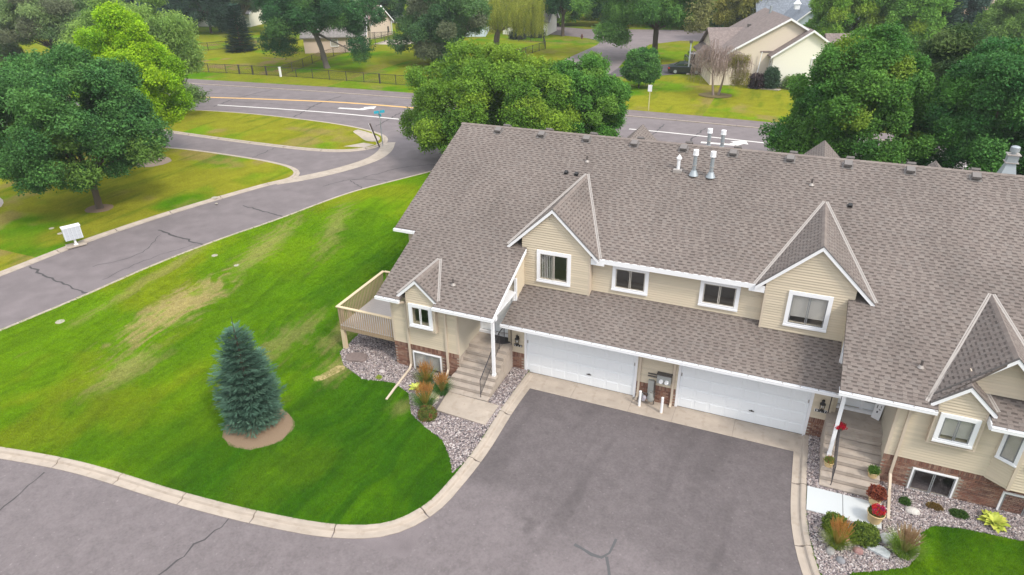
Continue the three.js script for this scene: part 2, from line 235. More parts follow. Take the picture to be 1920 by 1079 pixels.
const cracks = [
  ['across the side road, lowest of three', [[-32.3, 0.9], [-28.6, 1.7], [-25.8, 2.0]], 0.16], ['across the side road, middle of three', [[-29.5, -6.2], [-26.4, -5.7], [-23.2, -5.1]], 0.16], ['across the side road, highest of three', [[-27.4, -12], [-24.3, -11.5], [-21.4, -10.7]], 0.14],
  ['at the fork of the side roads', [[-24.4, -17.6], [-23.2, -19.8], [-19.7, -20.7], [-17.6, -21.4]], 0.12], ['along the side road by the mailbox', [[-28.6, -0.5], [-27.5, -3], [-28.7, -5.7]], 0.07], ['along the side road near the straw strip', [[-26.5, 0.5], [-26.3, -2.5], [-25.4, -5.2]], 0.06], ['beside the fork, running to the green lawn', [[-23.2, -19.6], [-21.2, -18.2], [-20.2, -16.8]], 0.1], ['at the junction mouth', [[-22.6, -20.5], [-21.2, -23.5], [-19.2, -25.5], [-17.6, -25.9]], 0.11], ['along the through street under the yellow line', [[-62, -41.5], [-48, -43.2], [-34, -44.6]], 0.09], ['across the branch road', [[-35.2, -21.6], [-35.4, -25.2]], 0.12],
  ['across the through street, far left', [[-53.8, -36.2], [-54.5, -40.4], [-53.8, -46.3]], 0.2], ['across the through street left of the arrow', [[-41.5, -35.3], [-43, -42], [-42.9, -46]], 0.22], ['across the through street behind the street name sign', [[-30.7, -34.9], [-31.4, -40.8]], 0.2],
  ['along the through street below the white line', [[-54, -39], [-46, -39.9], [-38, -40.3]], 0.1], ['across the street behind the roof, left one', [[-3.4, -36], [-3.4, -39.5], [-3.1, -45.7]], 0.18], ['across the street behind the roof, right one', [[0.5, -38.5], [0.5, -41.7], [1.1, -45.7]], 0.18]];
for (const [where, p, w] of cracks) { const m = struct('sealed_crack', ribbon(p, w, 0.005), M.seal, 'dark tar sealed crack ' + where); }
for (const [where, p, w] of [['rising from the bottom edge of the street', [[-6.7, 14.6], [-6.45, 13], [-6.3, 11.8]], 0.07], ['at the left end of the bottom street', [[-14, 14.8], [-14.3, 13.2], [-14.4, 12.7]], 0.06]]) struct('sealed_crack', ribbon(p, w, 0.009), M.seal, 'dark tar sealed crack ' + where);
struct('tar_patch', merge([ribbon([[5.02, 8.42], [5.6, 8.58], [6.12, 8.5], [6.22, 7.7]], 0.12, 0.009, 0.03), ribbon([[6.12, 8.5], [6.3, 8.9], [6.45, 9.3]], 0.12, 0.0095, 0.03)]), mat([0.085, 0.085, 0.09], 0.8), 'three armed dark tar mark on the courtyard asphalt');
// road paint
const paint = mat([0.66, 0.64, 0.62], 0.7), yellow = mat([0.66, 0.40, 0.13], 0.7);
struct('road_marking', ribbon([[-100, -34.5], [-75, -37.2], [-61.7, -39.2], [-51.8, -41.2], [-40.8, -43], [-32, -43.4], [-12, -43.6]], 0.42, 0.006, 0.0), yellow, 'yellow centre line of the through street');
struct('road_marking', ribbon([[-54, -37.0], [-45, -37.9], [-37.5, -38.35], [-29.2, -38.35], [-20, -38.5]], 0.28, 0.006, 0), paint, 'white lane line left of the round tree');
struct('road_marking', ribbon([[-6, -42.7], [-2.8, -42.7], [5.3, -42.2], [16, -41.4], [22, -40.6], [40, -38.5]], 0.26, 0.006, 0), paint, 'white lane line behind the roof ridge');
const arrowS = (x, z, a, label) => { const s = new THREE.Shape(); [[-2.2, -0.25], [0.3, -0.25], [0.7, 0.35], [0.35, 0.6], [1.7, 1.3], [2.0, 0], [1.6, 0.15], [1.0, -0.75], [-2.2, -0.75]].forEach(([p, q], i) => i ? s.lineTo(p, q) : s.moveTo(p, q)); const g = new THREE.ShapeGeometry(s); g.rotateX(-Math.PI / 2); g.rotateY(a); g.translate(x, 0.0065, z); struct('road_marking', g, paint, label); };
arrowS(-37.2, -41.2, 0.1, 'white turn arrow on the street left of the round tree'); arrowS(3.6, -40.9, 0.05, 'white turn arrow on the street behind the roof pipes');

// gravel beds with loose stones
const bedM = mat([0.16, 0.135, 0.14], 1, { bumpMap: rep(grainT, 0.8), bumpScale: 0.02 });
const bedL = [[-9.0, -2.4], [-8.8, 1.9], [-8.0, 2.75], [-6.56, 3.35], [-5.07, 3.06], [-4.1, 3.5], [-3.25, 4.7], [-2.3, 5.2], [-1.31, 5.63], [-0.5, 6.5], [-0.13, 7.1], [0.04, 6.4], [0.08, 5.4], [0.03, 2.9], [0.1, -0.2], [-2.5, -0.5], [-5.7, -2.4]];
const bedR = [[11.88, 0.0], [11.88, 2.5], [11.92, 4.2], [12.04, 5.3], [12.36, 6.6], [12.6, 7.2], [13.3, 6.3], [14.1, 5.9], [14.85, 5.45], [15.23, 4.79], [15.37, 3.82], [15.75, 3.32], [16.6, 3.09], [18.4, 2.95], [22, 2.8], [22, 1.5], [14, 0]];
function inside(p, x, z) { let c = false; for (let i = 0, j = p.length - 1; i < p.length; j = i++) if ((p[i][1] > z) !== (p[j][1] > z) && x < (p[j][0] - p[i][0]) * (z - p[i][1]) / (p[j][1] - p[i][1]) + p[i][0]) c = !c; return c; }
struct('gravel_bed', sheet(bedL, yk + 0.005), bedM, 'grey gravel bed under the deck and along the left entry'); struct('gravel_bed', sheet(bedR, yk + 0.005), bedM, 'grey gravel bed beside the right entry and its garden');
const pebG = new THREE.IcosahedronGeometry(1, 0); { const p = pebG.attributes.position; for (let i = 0; i < p.count; i++) { const h = 0.75 + 0.5 * hash(Math.round(p.getX(i) * 90), Math.round(p.getY(i) * 90 + p.getZ(i) * 37)); p.setXYZ(i, p.getX(i) * h, p.getY(i) * h * 0.7, p.getZ(i) * h); } pebG.computeVertexNormals(); }
function pebbles(bed, n, x0, x1, z0, z1, label, skip) {
  const tones = [[0.40, 0.345, 0.35], [0.30, 0.25, 0.255], [0.20, 0.17, 0.18], [0.62, 0.57, 0.56], [0.32, 0.25, 0.235], [0.09, 0.08, 0.09], [0.42, 0.36, 0.34]];
  const I = shade(new THREE.InstancedMesh(pebG, mat([1, 1, 1], 0.9), n)), c = new THREE.Color(), q = new THREE.Quaternion(), e = new THREE.Euler(); let k = 0;
  for (let t = 0; t < n * 6 && k < n; t++) { const x = rr(x0, x1), z = rr(z0, z1); if (!inside(bed, x, z) || skip(x, z)) continue; const s = rr(0.017, 0.036) * (rnd() < 0.08 ? 1.5 : 1);
    M4.compose(V(x, yk + 0.012 + rr(0, 0.012), z), q.setFromEuler(e.set(rr(0, 6), rr(0, 6), rr(0, 6))), V(s * rr(0.8, 1.3), s, s * rr(0.8, 1.3))); I.setMatrixAt(k, M4); const T = tones[Math.floor(rnd() * tones.length)], v = rr(0.6, 1.05); I.setColorAt(k++, c.setRGB(T[0] * v, T[1] * v, T[2] * v)); }
  I.count = k; I.name = numbered('gravel'); I.userData = { kind: 'stuff', label, category: 'gravel' }; scene.add(I);
}
const onSlab = (x, z) => (x > -2.6 && x < -0.15 && z > 0 && z < 4.2 && !(x > -0.65 && z < 2.8)) || (x > -5.7 && x < -2.6 && z < 1.7);
pebbles(bedL, 30000, -9, 0.2, -2.4, 7.2, 'loose grey and pink pebbles in the left bed', onSlab);
pebbles(bedR, 26000, 11.8, 19, 0, 7.2, 'loose grey and pink pebbles in the right bed', (x, z) => (x > 12.3 && x < 14.2 && z < 2.8) || (x < 14.25 && z > 2.95 && z < 4.17) || (x > 14.2 && z < 1.72));
const walkL = new THREE.Group(); walkL.name = 'footpath'; walkL.userData = { kind: 'structure', label: 'beige concrete slab at the foot of the left steps' }; scene.add(walkL);
part('concrete_slab', slab([[-2.55, 0.15, 2.8], [-2.4, 0.15, 4.1], [-0.12, 0.15, 4.22], [-0.12, 0.15, 2.86]].map((p) => p), [0, -0.1, 0]), M.concrete, walkL);
const walkR = new THREE.Group(); walkR.name = numbered('footpath') + '_001'; walkR.userData = { kind: 'structure', label: 'new pale concrete path at the foot of the right steps' }; scene.add(walkR);
part('concrete_slab', slab([[11.9, 0.15, 2.97], [11.9, 0.15, 4.16], [13.03, 0.15, 4.15], [13.03, 0.15, 2.96]], [0, -0.1, 0]), M.newconcrete, walkR); part('concrete_slab', slab([[13.05, 0.15, 2.96], [13.05, 0.15, 4.15], [14.2, 0.15, 4.14], [14.26, 0.15, 2.95]], [0, -0.1, 0]), M.newconcrete, walkR);
struct('gravel_bed', sheet(smooth([[-52, -4], [-47, -6.5], [-44, -5], [-43.5, -1], [-47, 1.5], [-53, 1], [-52, -4]], 0.8), yk + 0.004), mat([0.42, 0.36, 0.34], 1, { bumpMap: rep(grainT, 0.8), bumpScale: 0.03 }), 'pale gravel bed left of the dark maple');
struct('bare_soil', sheet(smooth([[-8.7, 4.1], [-8.45, 4.28], [-8.2, 4.1], [-7.95, 3.5], [-7.78, 2.95], [-7.95, 2.78], [-8.2, 2.85], [-8.4, 3.5], [-8.7, 4.1]], 0.12), yk + 0.004), mat([0.50, 0.39, 0.19], 1, { bumpMap: rep(grainT, 0.5), bumpScale: 0.02 }), 'tan bare patch in the lawn beside the gravel');
const ring = (x, z, rx, rz, m, label, name = 'mulch_ring') => { const pts = []; for (let i = 0; i < 28; i++) { const a = i / 28 * Math.PI * 2, w = 1 + 0.1 * (hash(i, x * 7) - 0.5); pts.push([x + Math.cos(a) * rx * w, z + Math.sin(a) * rz * w]); } struct(name, sheet(pts, yk + 0.006), m, label); };
ring(-8.6, 7.72, 1.45, 1.3, mat([0.33, 0.23, 0.15], 1, { bumpMap: rep(grainT, 0.6), bumpScale: 0.03 }), 'brown mulch under the blue spruce');
ring(-36.8, -7.5, 1.0, 0.9, M.mulch, 'mulch ring round the trunk of the near maple'); ring(-42.7, -17.4, 1.8, 1.5, mat([0.28, 0.22, 0.19], 1), 'stone ring under the yellow green maple');
ring(-38.6, -83.1, 2.2, 2.0, mat([0.16, 0.10, 0.06], 1), 'mulch ring under the willow'); ring(-0.1, -60.8, 1.9, 1.5, mat([0.14, 0.11, 0.04], 1), 'bare ring under the weeping birch');
for (const [x, z, r, where] of [[-30.4, -12.3, 0.32, 'on the yellow lawn near the kerb'], [-29.35, -11.4, 0.14, 'close to the side road kerb'], [-24.1, 4.9, 0.3, 'in the lawn by the lower side road'], [-22.6, -4.3, 0.26, 'in the straw strip by the side road'], [-20.3, -3.7, 0.22, 'further into the green lawn'], [-36.5, -3.6, 0.22, 'behind the mailbox, left one'], [-35.1, -3.2, 0.24, 'behind the mailbox, right one']]) {
  const t = thing('utility_cover', 'round pale utility cover ' + where, 'utility cover', [x, yk, z]); part('cover_lid', new THREE.CylinderGeometry(r * 0.6, r * 0.6, 0.04, 20), mat([0.36, 0.34, 0.28], 0.8), t); part('cover_rim', new THREE.TorusGeometry(r * 0.66, r * 0.09, 6, 22).rotateX(Math.PI / 2), M.concrete, t); }

// grass tufts standing in the near lawn, densest where they show largest
{ const P = []; for (let i = 0; i < 8; i++) { const a = rr(0, 6.28), d = rr(0, 0.07), x = Math.cos(a) * d, z = Math.sin(a) * d, h = rr(0.03, 0.06), l = rr(0.015, 0.05), b = rr(0, 6.28), w = 0.007; P.push([x - w * Math.sin(b), 0, z + w * Math.cos(b), x + w * Math.sin(b), 0, z - w * Math.cos(b), x + Math.cos(b) * l, h, z + Math.sin(b) * l]); }
  const tuft = tris(P), m = new THREE.MeshPhysicalMaterial({ color: 0xffffff, roughness: 0.9, specularIntensity: 0.2, transmission: 0.25, thickness: 0, side: THREE.DoubleSide });
  const areas = [[lawnNear, -27, 0.2, -14, 14.8, 130000, 'grass blades of the near lawn'], [[...smooth(edgeR), [24, 0]], 11.9, 19.5, 2.9, 10, 22000, 'grass blades of the right lawn corner']];
  const pts = bedL.concat(), c = new THREE.Color(), q = new THREE.Quaternion(), e = new THREE.Euler();
  for (const [A, x0, x1, z0, z1, n, label] of areas) { const I = shade(new THREE.InstancedMesh(tuft, m, n)); let k = 0;
    for (let t = 0; t < n * 14 && k < n; t++) { const x = rr(x0, x1), z = rr(z0, z1), d = Math.hypot(x - camera.position.x, 17, z - camera.position.z); if (rnd() > (24 / d) ** 2.2) continue; if (!inside(A, x, z) || inside(bedL, x, z) || inside(bedR, x, z)) continue; if (Math.hypot((x + 8.6) / 1.4, (z - 7.72) / 1.25) < 1) continue; if (x > -5.8 && x < 0.2 && z < 1.7) continue;
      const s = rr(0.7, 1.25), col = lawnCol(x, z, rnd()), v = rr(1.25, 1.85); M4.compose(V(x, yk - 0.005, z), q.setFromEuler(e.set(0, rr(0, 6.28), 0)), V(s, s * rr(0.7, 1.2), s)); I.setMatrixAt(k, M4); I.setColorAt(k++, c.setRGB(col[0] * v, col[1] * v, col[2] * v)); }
    I.count = k; I.name = numbered('grass'); I.userData = { kind: 'stuff', label, category: 'grass' }; scene.add(I); } }

// ---------------------------------------------------------------- the townhouse
const font = await new FontLoader().loadAsync('fonts/droid/droid_sans_bold.typeface.json');
const house = thing('townhouse', 'long tan sided townhouse with taupe shingle roof and two white double garage doors', 'townhouse');
const ZM = -1.58, YM = 5.43, MS = 0.4187, ZL = 2.17, ZR = -9.03, XR = 22, MID = 5.815;
const yMain = (z) => YM + MS * (ZM - z), mir = (x) => 2 * MID - x;
const camP = camera.position.clone();

// boards, bricks and shingles are collected first; the nearest 300 of a kind become parts, the rest is joined
const boardG = (() => { const s = new THREE.Shape(); s.moveTo(0, 0.004); s.lineTo(0.03, 0); s.lineTo(0.033, 0.012); s.lineTo(0.004, 0.112); s.lineTo(0, 0.112); const g = new THREE.ExtrudeGeometry(s, { depth: 1, bevelEnabled: false, steps: 1 }); g.rotateY(-Math.PI / 2); g.translate(0, 0, 0); g.scale(-1, 1, 1); g.rotateY(Math.PI); g.computeBoundingBox(); const b = g.boundingBox; g.translate(-b.min.x, 0, 0); if (b.max.z <= 0.001) g.scale(1, 1, -1); return g; })();
function siding(wall, y0, y1, at, spans0, turn = 0, holes = []) { const spans = (y) => { let r = spans0(y); for (const [a, b, c, d] of holes) if (y > c - 0.06 && y < d + 0.06) r = r.flatMap(([p, q]) => b <= p || a >= q ? [[p, q]] : [[p, a], [b, q]]); return r; }; // spans(y) -> [[u0, u1]]; at(u, y) -> position; boards run along +u turned by turn
  for (let y = y0; y < y1 - 0.01; y += 0.11) for (const [a, b] of spans(y + 0.07)) { if (b - a < 0.04) continue;
    const m = part('siding_board', boardG, [M.tan, M.tan2, M.tan3][Math.floor(rnd() * 3)], wall); m.position.set(...at(a, y)); m.rotation.y = turn; m.scale.set(b - a, Math.min(1, (y1 - y) / 0.11), 1); }
}
const brickT = [[0.235, 0.115, 0.080], [0.195, 0.090, 0.065], [0.27, 0.150, 0.105], [0.165, 0.085, 0.065], [0.23, 0.135, 0.100], [0.30, 0.185, 0.135]].map((c) => mat(c, 0.92, { bumpMap: rep(grainT, 0.4), bumpScale: 0.006 }));
const mortar = mat([0.40, 0.35, 0.29], 0.95, { bumpMap: rep(grainT, 0.6), bumpScale: 0.004 });
const brickG = [0, 1, 2].map((i) => { const g = new THREE.BoxGeometry(0.2 - i * 0.004, 0.062, 0.05); g.rotateZ((i - 1) * 0.004); return metres(g); });
const soldierG = [0, 1].map((i) => metres(new THREE.BoxGeometry(0.062, 0.2 - i * 0.004, 0.056)));
const bricks = [];
function brickwork(wall, x0, x1, y0, y1, z, hole) {
  const top = y1 - 0.105; for (let x = x0 + 0.036; x < x1 - 0.02; x += 0.074) bricks.push([wall, V(x, top, z + rr(-0.002, 0.004)), soldierG[Math.floor(rnd() * 2)], Math.floor(rnd() * 6)]);
  for (let r = 0, y = y1 - 0.25; y > y0; r++, y -= 0.0735) for (let x = x0 + (r % 2 ? 0.0 : 0.105); x < x1 + 0.02; x += 0.21) { if (x < x0 + 0.05 || x > x1 - 0.05) continue; if (hole && x > hole[0] - 0.08 && x < hole[1] + 0.08 && y > hole[2] - 0.02 && y < hole[3] + 0.02) continue;
    bricks.push([wall, V(x, y, z + rr(-0.002, 0.004)), brickG[Math.floor(rnd() * 3)], Math.floor(rnd() * 6)]); }
}
const wall = (geo, m = M.tan2, label) => part('wall', metres(geo), m, house, label);
// core walls
// upper rooms behind the front windows and rooms of the two blocks are hollow
wall(B(-6.85, XR, -0.05, 3.35, -15.95, -1.96)); wall(B(-6.85, XR, 3.351, 5.32, -15.95, -4.0), M.room); wall(B(-6.85, -0.845, 3.351, 5.3, -3.999, -1.96)); wall(B(12.475, XR, 3.351, 5.3, -3.999, -1.96)); wall(B(5.75, 5.88, 3.352, 5.38, -3.99, -2.0), M.room);
for (const [x0, x1] of [[-5.70, -2.57], [14.19, XR]]) { wall(B(x0, x1, -0.05, 3.72, -1.97, -0.6), M.room); wall(B(x0, x0 + 0.1, -0.05, 3.72, -0.599, 1.66), M.room); wall(B(x1 - 0.1, x1, -0.05, 3.72, -0.599, 1.66), M.room); wall(B(x0 + 0.101, x1 - 0.101, 3.62, 3.72, -0.599, 1.659), M.room); wall(B(x0 + 0.101, x1 - 0.101, 1.25, 1.37, -0.599, 1.659), M.room); wall(B(x0 + 0.101, x1 - 0.101, -0.05, 0.0, -0.599, 1.659), M.room); }
wall(slab([[-6.85, 5.32, -1.96], [-6.85, 8.30, ZR], [-6.85, 5.32, -15.95]], [0.15, 0, 0]), M.tan2, 'gable end wall');
// garage front
const gw = wall(B(-0.93, 12.56, -0.05, 2.62, -1.95, -0.085)); for (const [a, b, h, l] of [[-0.77, -0.1, 0.98, 'left of the garage doors'], [4.98, 6.65, 0.87, 'between the garage doors'], [11.73, 12.42, 0.98, 'right of the garage doors']]) { const p = wall(B(a, b, -0.05, 2.66, -0.085, 0), mortar, 'brick and siding pier ' + l); siding(p, h, 2.6, (u, y) => [u, y, 0], () => [[a, b]]); brickwork(p, a, b, 0, h, 0); }
// left block front
const lf = wall(holed(rect(-5.76, -2.5, -0.05, 3.72), [[-4.76, -3.44, 0.11, 1.01], [-4.55, -3.69, 2.66, 3.52]], 1.66, 1.7), mortar, 'front wall of the left block over its brick base');
siding(lf, 1.39, 3.7, (u, y) => [u, y, 1.7], () => [[-5.76, -2.56]], 0, [[-4.8, -3.5, 2.45, 3.7]]); brickwork(lf, -5.76, -2.5, 0, 1.39, 1.7, [-4.85, -3.33, 0.1, 1.08]);
// right block front
const rf = wall(holed(rect(14.13, XR, -0.05, 3.72), [[15.16, 16.42, 0.13, 1.01], [17.86, 19.24, 0.11, 0.89], [15.43, 16.29, 2.66, 3.52]], 1.66, 1.7), mortar, 'front wall of the right block over its brick base');
siding(rf, 1.37, 3.7, (u, y) => [u, y, 1.7], () => [[14.19, 17.16]], 0, [[15.2, 16.5, 2.45, 3.7]]); brickwork(rf, 14.13, 19.2, 0, 1.37, 1.7, [15.10, 16.48, 0.1, 1.08]);
part('corner_post', metres(B(-2.59, -2.49, 1.39, 3.7, 1.62, 1.735)), M.trim, house); part('corner_post', metres(B(-5.77, -5.68, 1.39, 3.7, 1.62, 1.735)), M.trim, house); part('corner_post', metres(B(14.12, 14.22, 1.37, 3.7, 1.62, 1.735)), M.trim, house);
// smooth porch side walls
wall(B(-2.57, -2.52, 1.2, 3.7, -0.6, 1.62), M.plaster, 'smooth wall beside the left steps'); wall(B(14.15, 14.2, 1.0, 3.7, -0.6, 1.62), M.plaster, 'smooth wall beside the right steps');
wall(B(-2.57, -2.525, 0, 1.2, -0.6, 1.62), M.step); wall(B(14.155, 14.2, 0, 1.0, -0.6, 1.62), M.step);
// upper walls: gabled bays A and D, recessed wall between
const DW = 2.079, DP = 7.41, DS = (DP - YM) / DW;
for (const [xd, x0, x1, label] of [[0.594, -0.83, 2.30, 'wall of the left gable'], [mir(0.594), mir(2.30), mir(-0.83), 'wall of the right gable']]) {
  const wx = xd < 5 ? 0.66 : mir(0.66), hole = [[wx - 0.63, wx + 0.63, 4.05, 5.27]], w = wall(holed([[x0, 3.4], [x1, 3.4], [x1, DP - 0.1 - DS * Math.abs(x1 - xd)], [xd, DP - 0.12], [x0, DP - 0.1 - DS * Math.abs(x0 - xd)]], hole, -1.72, -1.6), M.tan2, label);
  siding(w, 3.5, DP - 0.15, (u, y) => [u, y, -1.6], (y) => { const h = (DP - 0.1 - y) / DS; return [[Math.max(x0, xd - h), Math.min(x1, xd + h)]]; }, 0, hole);
  part('corner_post', metres(B(xd < 5 ? x1 - 0.07 : x0 - 0.005, xd < 5 ? x1 + 0.005 : x0 + 0.07, 3.5, 5.4, -1.96, -1.572)), M.trim, house);
}
const uwH = [3.98, mir(3.98)].map((x) => [x - 0.63, x + 0.63, 4.09, 4.97]), uw = wall(holed(rect(2.3, 9.33, 3.4, 5.42), uwH, -1.98, -1.94), M.tan2, 'recessed wall between the two gables'); siding(uw, 3.6, 5.3, (u, y) => [u, y, -1.94], () => [[2.31, 9.32]], 0, uwH);
// side walls above the garage roof
const sideTop = (z) => yMain(z) - 0.2;
for (const [x, turn] of [[-0.75, Math.PI / 2], [12.38, -Math.PI / 2]]) {
  const w = wall(slab([[x, 2.6, -0.6], [x, sideTop(-0.6), -0.6], [x, sideTop(-1.97), -1.97], [x, 2.6, -1.97]], [turn > 0 ? -0.12 : 0.12, 0, 0]), M.tan2, turn > 0 ? 'side wall above the left end of the garage roof' : 'side wall above the right end of the garage roof');
  siding(w, 3.0, 5.2, (u, y) => turn > 0 ? [x, y, u] : [x, y, -u], (y) => { const zt = ZM - (y + 0.2 - YM) / MS, e = Math.min(-0.62, zt); return turn > 0 ? [[0, 0]] : [[-e, 1.6]].filter(([a, b]) => b > a && false); }, turn);
  if (turn > 0) for (let y = 3.0; y < 5.2; y += 0.11) { const zt = Math.min(-0.62, ZM - (y + 0.3 - YM) / MS); if (zt + 1.6 > 0.05) { const m = part('siding_board', boardG, M.tan, w); m.position.set(x, y, zt); m.rotation.y = turn; m.scale.x = zt + 1.6; } }
}
// porch interiors
wall(holed(rect(-2.57, -0.75, 1.2, 4.7), [[-2.42, -1.88, 1.79, 3.40]], -0.75, -0.62), M.plaster, 'wall round the left front door'); wall(holed(rect(12.38, 14.2, 1.0, 4.7), [[13.51, 14.05, 1.79, 3.40]], -0.75, -0.62), M.plaster, 'wall round the right front door'); for (const x of [-2.57, 12.38]) { wall(B(x, x + 1.82, 1.0, 4.6, -1.955, -1.9), M.room); wall(B(x, x + 1.82, 1.0, 1.35, -1.899, -0.76), M.room); }
part('corner_post', metres(B(-0.80, -0.70, 2.9, 4.35, -0.66, -0.55)), M.white, house); part('corner_post', metres(B(12.33, 12.43, 2.9, 4.35, -0.66, -0.55)), M.white, house);
for (const [x0, x1] of [[-2.57, -0.70], [12.35, 14.2]]) part('porch_ceiling', metres(B(x0, x1, 3.66, 3.7, -0.62, 2.05)), M.white, house);

// windows
function windowAt(parent, x, y0, y1, w, z, o = {}) { // x, z: centre of the window on the wall's face
  const f = o.frame ?? 0.15, d = o.depth ?? 0.06, h = y1 - y0, hw = w / 2;
  const fr = [B(-hw, hw, 0, f, 0, d), B(-hw, hw, h - f, h, 0, d), B(-hw, -hw + f, f, h - f, 0, d), B(hw - f, hw, f, h - f, 0, d)];
  if (o.sill !== false) fr.push(B(-hw - 0.01, hw + 0.01, -0.012, f * 0.45, d, d + 0.02), B(-hw + f * 0.75, hw - f * 0.75, f * 0.8, f, d, d + 0.015));
  const win = part('window', metres(merge(fr)), o.mat || M.white, parent, o.label); win.position.set(x, y0, z); win.rotation.y = o.turn || 0;
  const ix0 = -hw + f, ix1 = hw - f, iy0 = f, iy1 = h - f;
  if (o.closed) part('curtain', metres(B(ix0, ix1, iy0, iy1, 0.0, 0.024)), o.room || M.room, win); const bz = o.closed ? 0.024 : -0.05;
  if (o.blind) { const [a, b, c, e] = o.blind; part('blind', metres(B(lerp(ix0, ix1, a), lerp(ix0, ix1, b), lerp(iy0, iy1, c), lerp(iy0, iy1, e), bz, bz + 0.005)), o.blindMat || M.blind, win); }
  if (o.curtain) for (let i = 0; i < 6; i++) part('curtain_fold', new THREE.CylinderGeometry(0.02, 0.024, iy1 - iy0, 8).translate(lerp(ix0, (ix0 + ix1) / 2, 0.1 + i * 0.13), (iy0 + iy1) / 2, -0.09), M.blind, win);
  const n = o.panes || 2; for (let i = 0; i < n; i++) { const a = lerp(ix0, ix1, i / n) + 0.012, b = lerp(ix0, ix1, (i + 1) / n) - 0.012, k = i ? 0.035 : 0.044;
    part('sash', metres(merge([B(a, b, iy0, iy0 + 0.03, k - 0.008, k + 0.008), B(a, b, iy1 - 0.03, iy1, k - 0.008, k + 0.008), B(a, a + 0.03, iy0 + 0.03, iy1 - 0.03, k - 0.008, k + 0.008), B(b - 0.03, b, iy0 + 0.03, iy1 - 0.03, k - 0.008, k + 0.008)])), o.sash || M.white, win);
    part('pane', B(a + 0.03, b - 0.03, iy0 + 0.03, iy1 - 0.03, k - 0.002, k + 0.002), M.glass, win); }
  return win;
}
const greySash = mat([0.22, 0.23, 0.24], 0.5), beigeSash = mat([0.5, 0.47, 0.42], 0.5);
windowAt(house, 0.66, 3.90, 5.42, 1.56, -1.58, { label: 'white framed window in the left gable', curtain: true, sash: beigeSash });
windowAt(house, 3.98, 3.94, 5.12, 1.56, -1.92, { label: 'white framed window under the eave, left one', sash: beigeSash });
windowAt(house, mir(3.98), 3.94, 5.12, 1.56, -1.92, { label: 'white framed window under the eave, right one', sash: beigeSash });
windowAt(house, mir(0.66), 3.90, 5.42, 1.56, -1.58, { label: 'white framed window with grey blinds in the right gable', blind: [0, 1, 0.22, 1], blindMat: M.blind, sash: greySash });
windowAt(house, -4.1, 0.06, 1.06, 1.42, 1.715, { frame: 0.05, label: 'left basement window', sash: greySash, sill: false, blind: [0, 1, 0.1, 1], blindMat: M.blind });
windowAt(house, 15.79, 0.08, 1.06, 1.36, 1.715, { frame: 0.05, label: 'right basement window', sash: greySash, sill: false });
windowAt(house, 18.55, 0.05, 0.95, 1.5, 1.715, { frame: 0.06, label: 'basement window beneath the angled bay', sash: greySash, sill: false, blind: [0, 1, 0, 1], blindMat: M.blind });
// box bays with the small entry gables
for (const [xc, dx, label] of [[-4.23, 0.08, 'left'], [15.83, 0, 'right']]) {
  const x0 = xc - 0.66 + dx, x1 = xc + 0.72 + dx, bh = [[xc + 0.03 + dx - 0.43, xc + 0.03 + dx + 0.43, 2.66, 3.52]], w = wall(holed([[x0, 2.42], [x1, 2.42], [x1, 4.10], [xc, 4.70], [x0, 4.05]], bh, 1.701, 1.9), M.tan2, 'box bay under the ' + label + ' entry gable');
  siding(w, 2.44, 4.68, (u, y) => [u, y, 1.9], (y) => { const h = Math.max(0, (4.72 - y) / 0.92); return [[Math.max(x0, xc - h), Math.min(x1, xc + h)]]; }, 0, bh);
  part('corner_post', metres(B(x0 - 0.01, x0 + 0.05, 2.41, 4.0, 1.72, 1.93)), M.trim, house); part('corner_post', metres(B(x1 - 0.05, x1 + 0.01, 2.41, 4.0, 1.72, 1.93)), M.trim, house); part('bay_sill', metres(B(x0 - 0.02, x1 + 0.02, 2.37, 2.42, 1.71, 1.94)), M.trim, house);
  windowAt(house, xc + 0.03 + dx, 2.52, 3.66, 1.14, 1.925, { label: 'window in the ' + label + ' box bay', sash: label === 'left' ? M.white : greySash, blind: label === 'left' ? null : [0, 1, 0.12, 1], blindMat: M.blind, frame: 0.14 });
}
// angled bay at the right edge of the photograph
{ const a = Math.atan2(0.4, 0.59); const w = wall(slab([[17.14, 1.33, 1.7], [17.73, 1.33, 2.1], [22, 1.33, 2.1], [22, 1.33, 1.68], [17.14, 1.33, 1.68]], [0, 2.4, 0]), M.tan2, 'angled bay at the right end');
  siding(w, 1.34, 3.66, (u, y) => [17.14 + u * Math.cos(a), y, 1.7 + u * Math.sin(a)], () => [[0, 0.71]], -a); siding(w, 1.34, 3.66, (u, y) => [u, y, 2.1], () => [[17.73, 21]]);
  part('corner_post', metres(B(17.69, 17.79, 1.33, 3.66, 2.04, 2.15)), M.trim, house);
  windowAt(house, 17.46, 2.3, 3.62, 0.62, 1.935, { turn: -a, panes: 1, frame: 0.1, label: 'narrow window in the angled bay', sash: greySash, closed: true }); windowAt(house, 18.7, 2.3, 3.62, 1.4, 2.12, { label: 'wide window in the angled bay', closed: true }); }

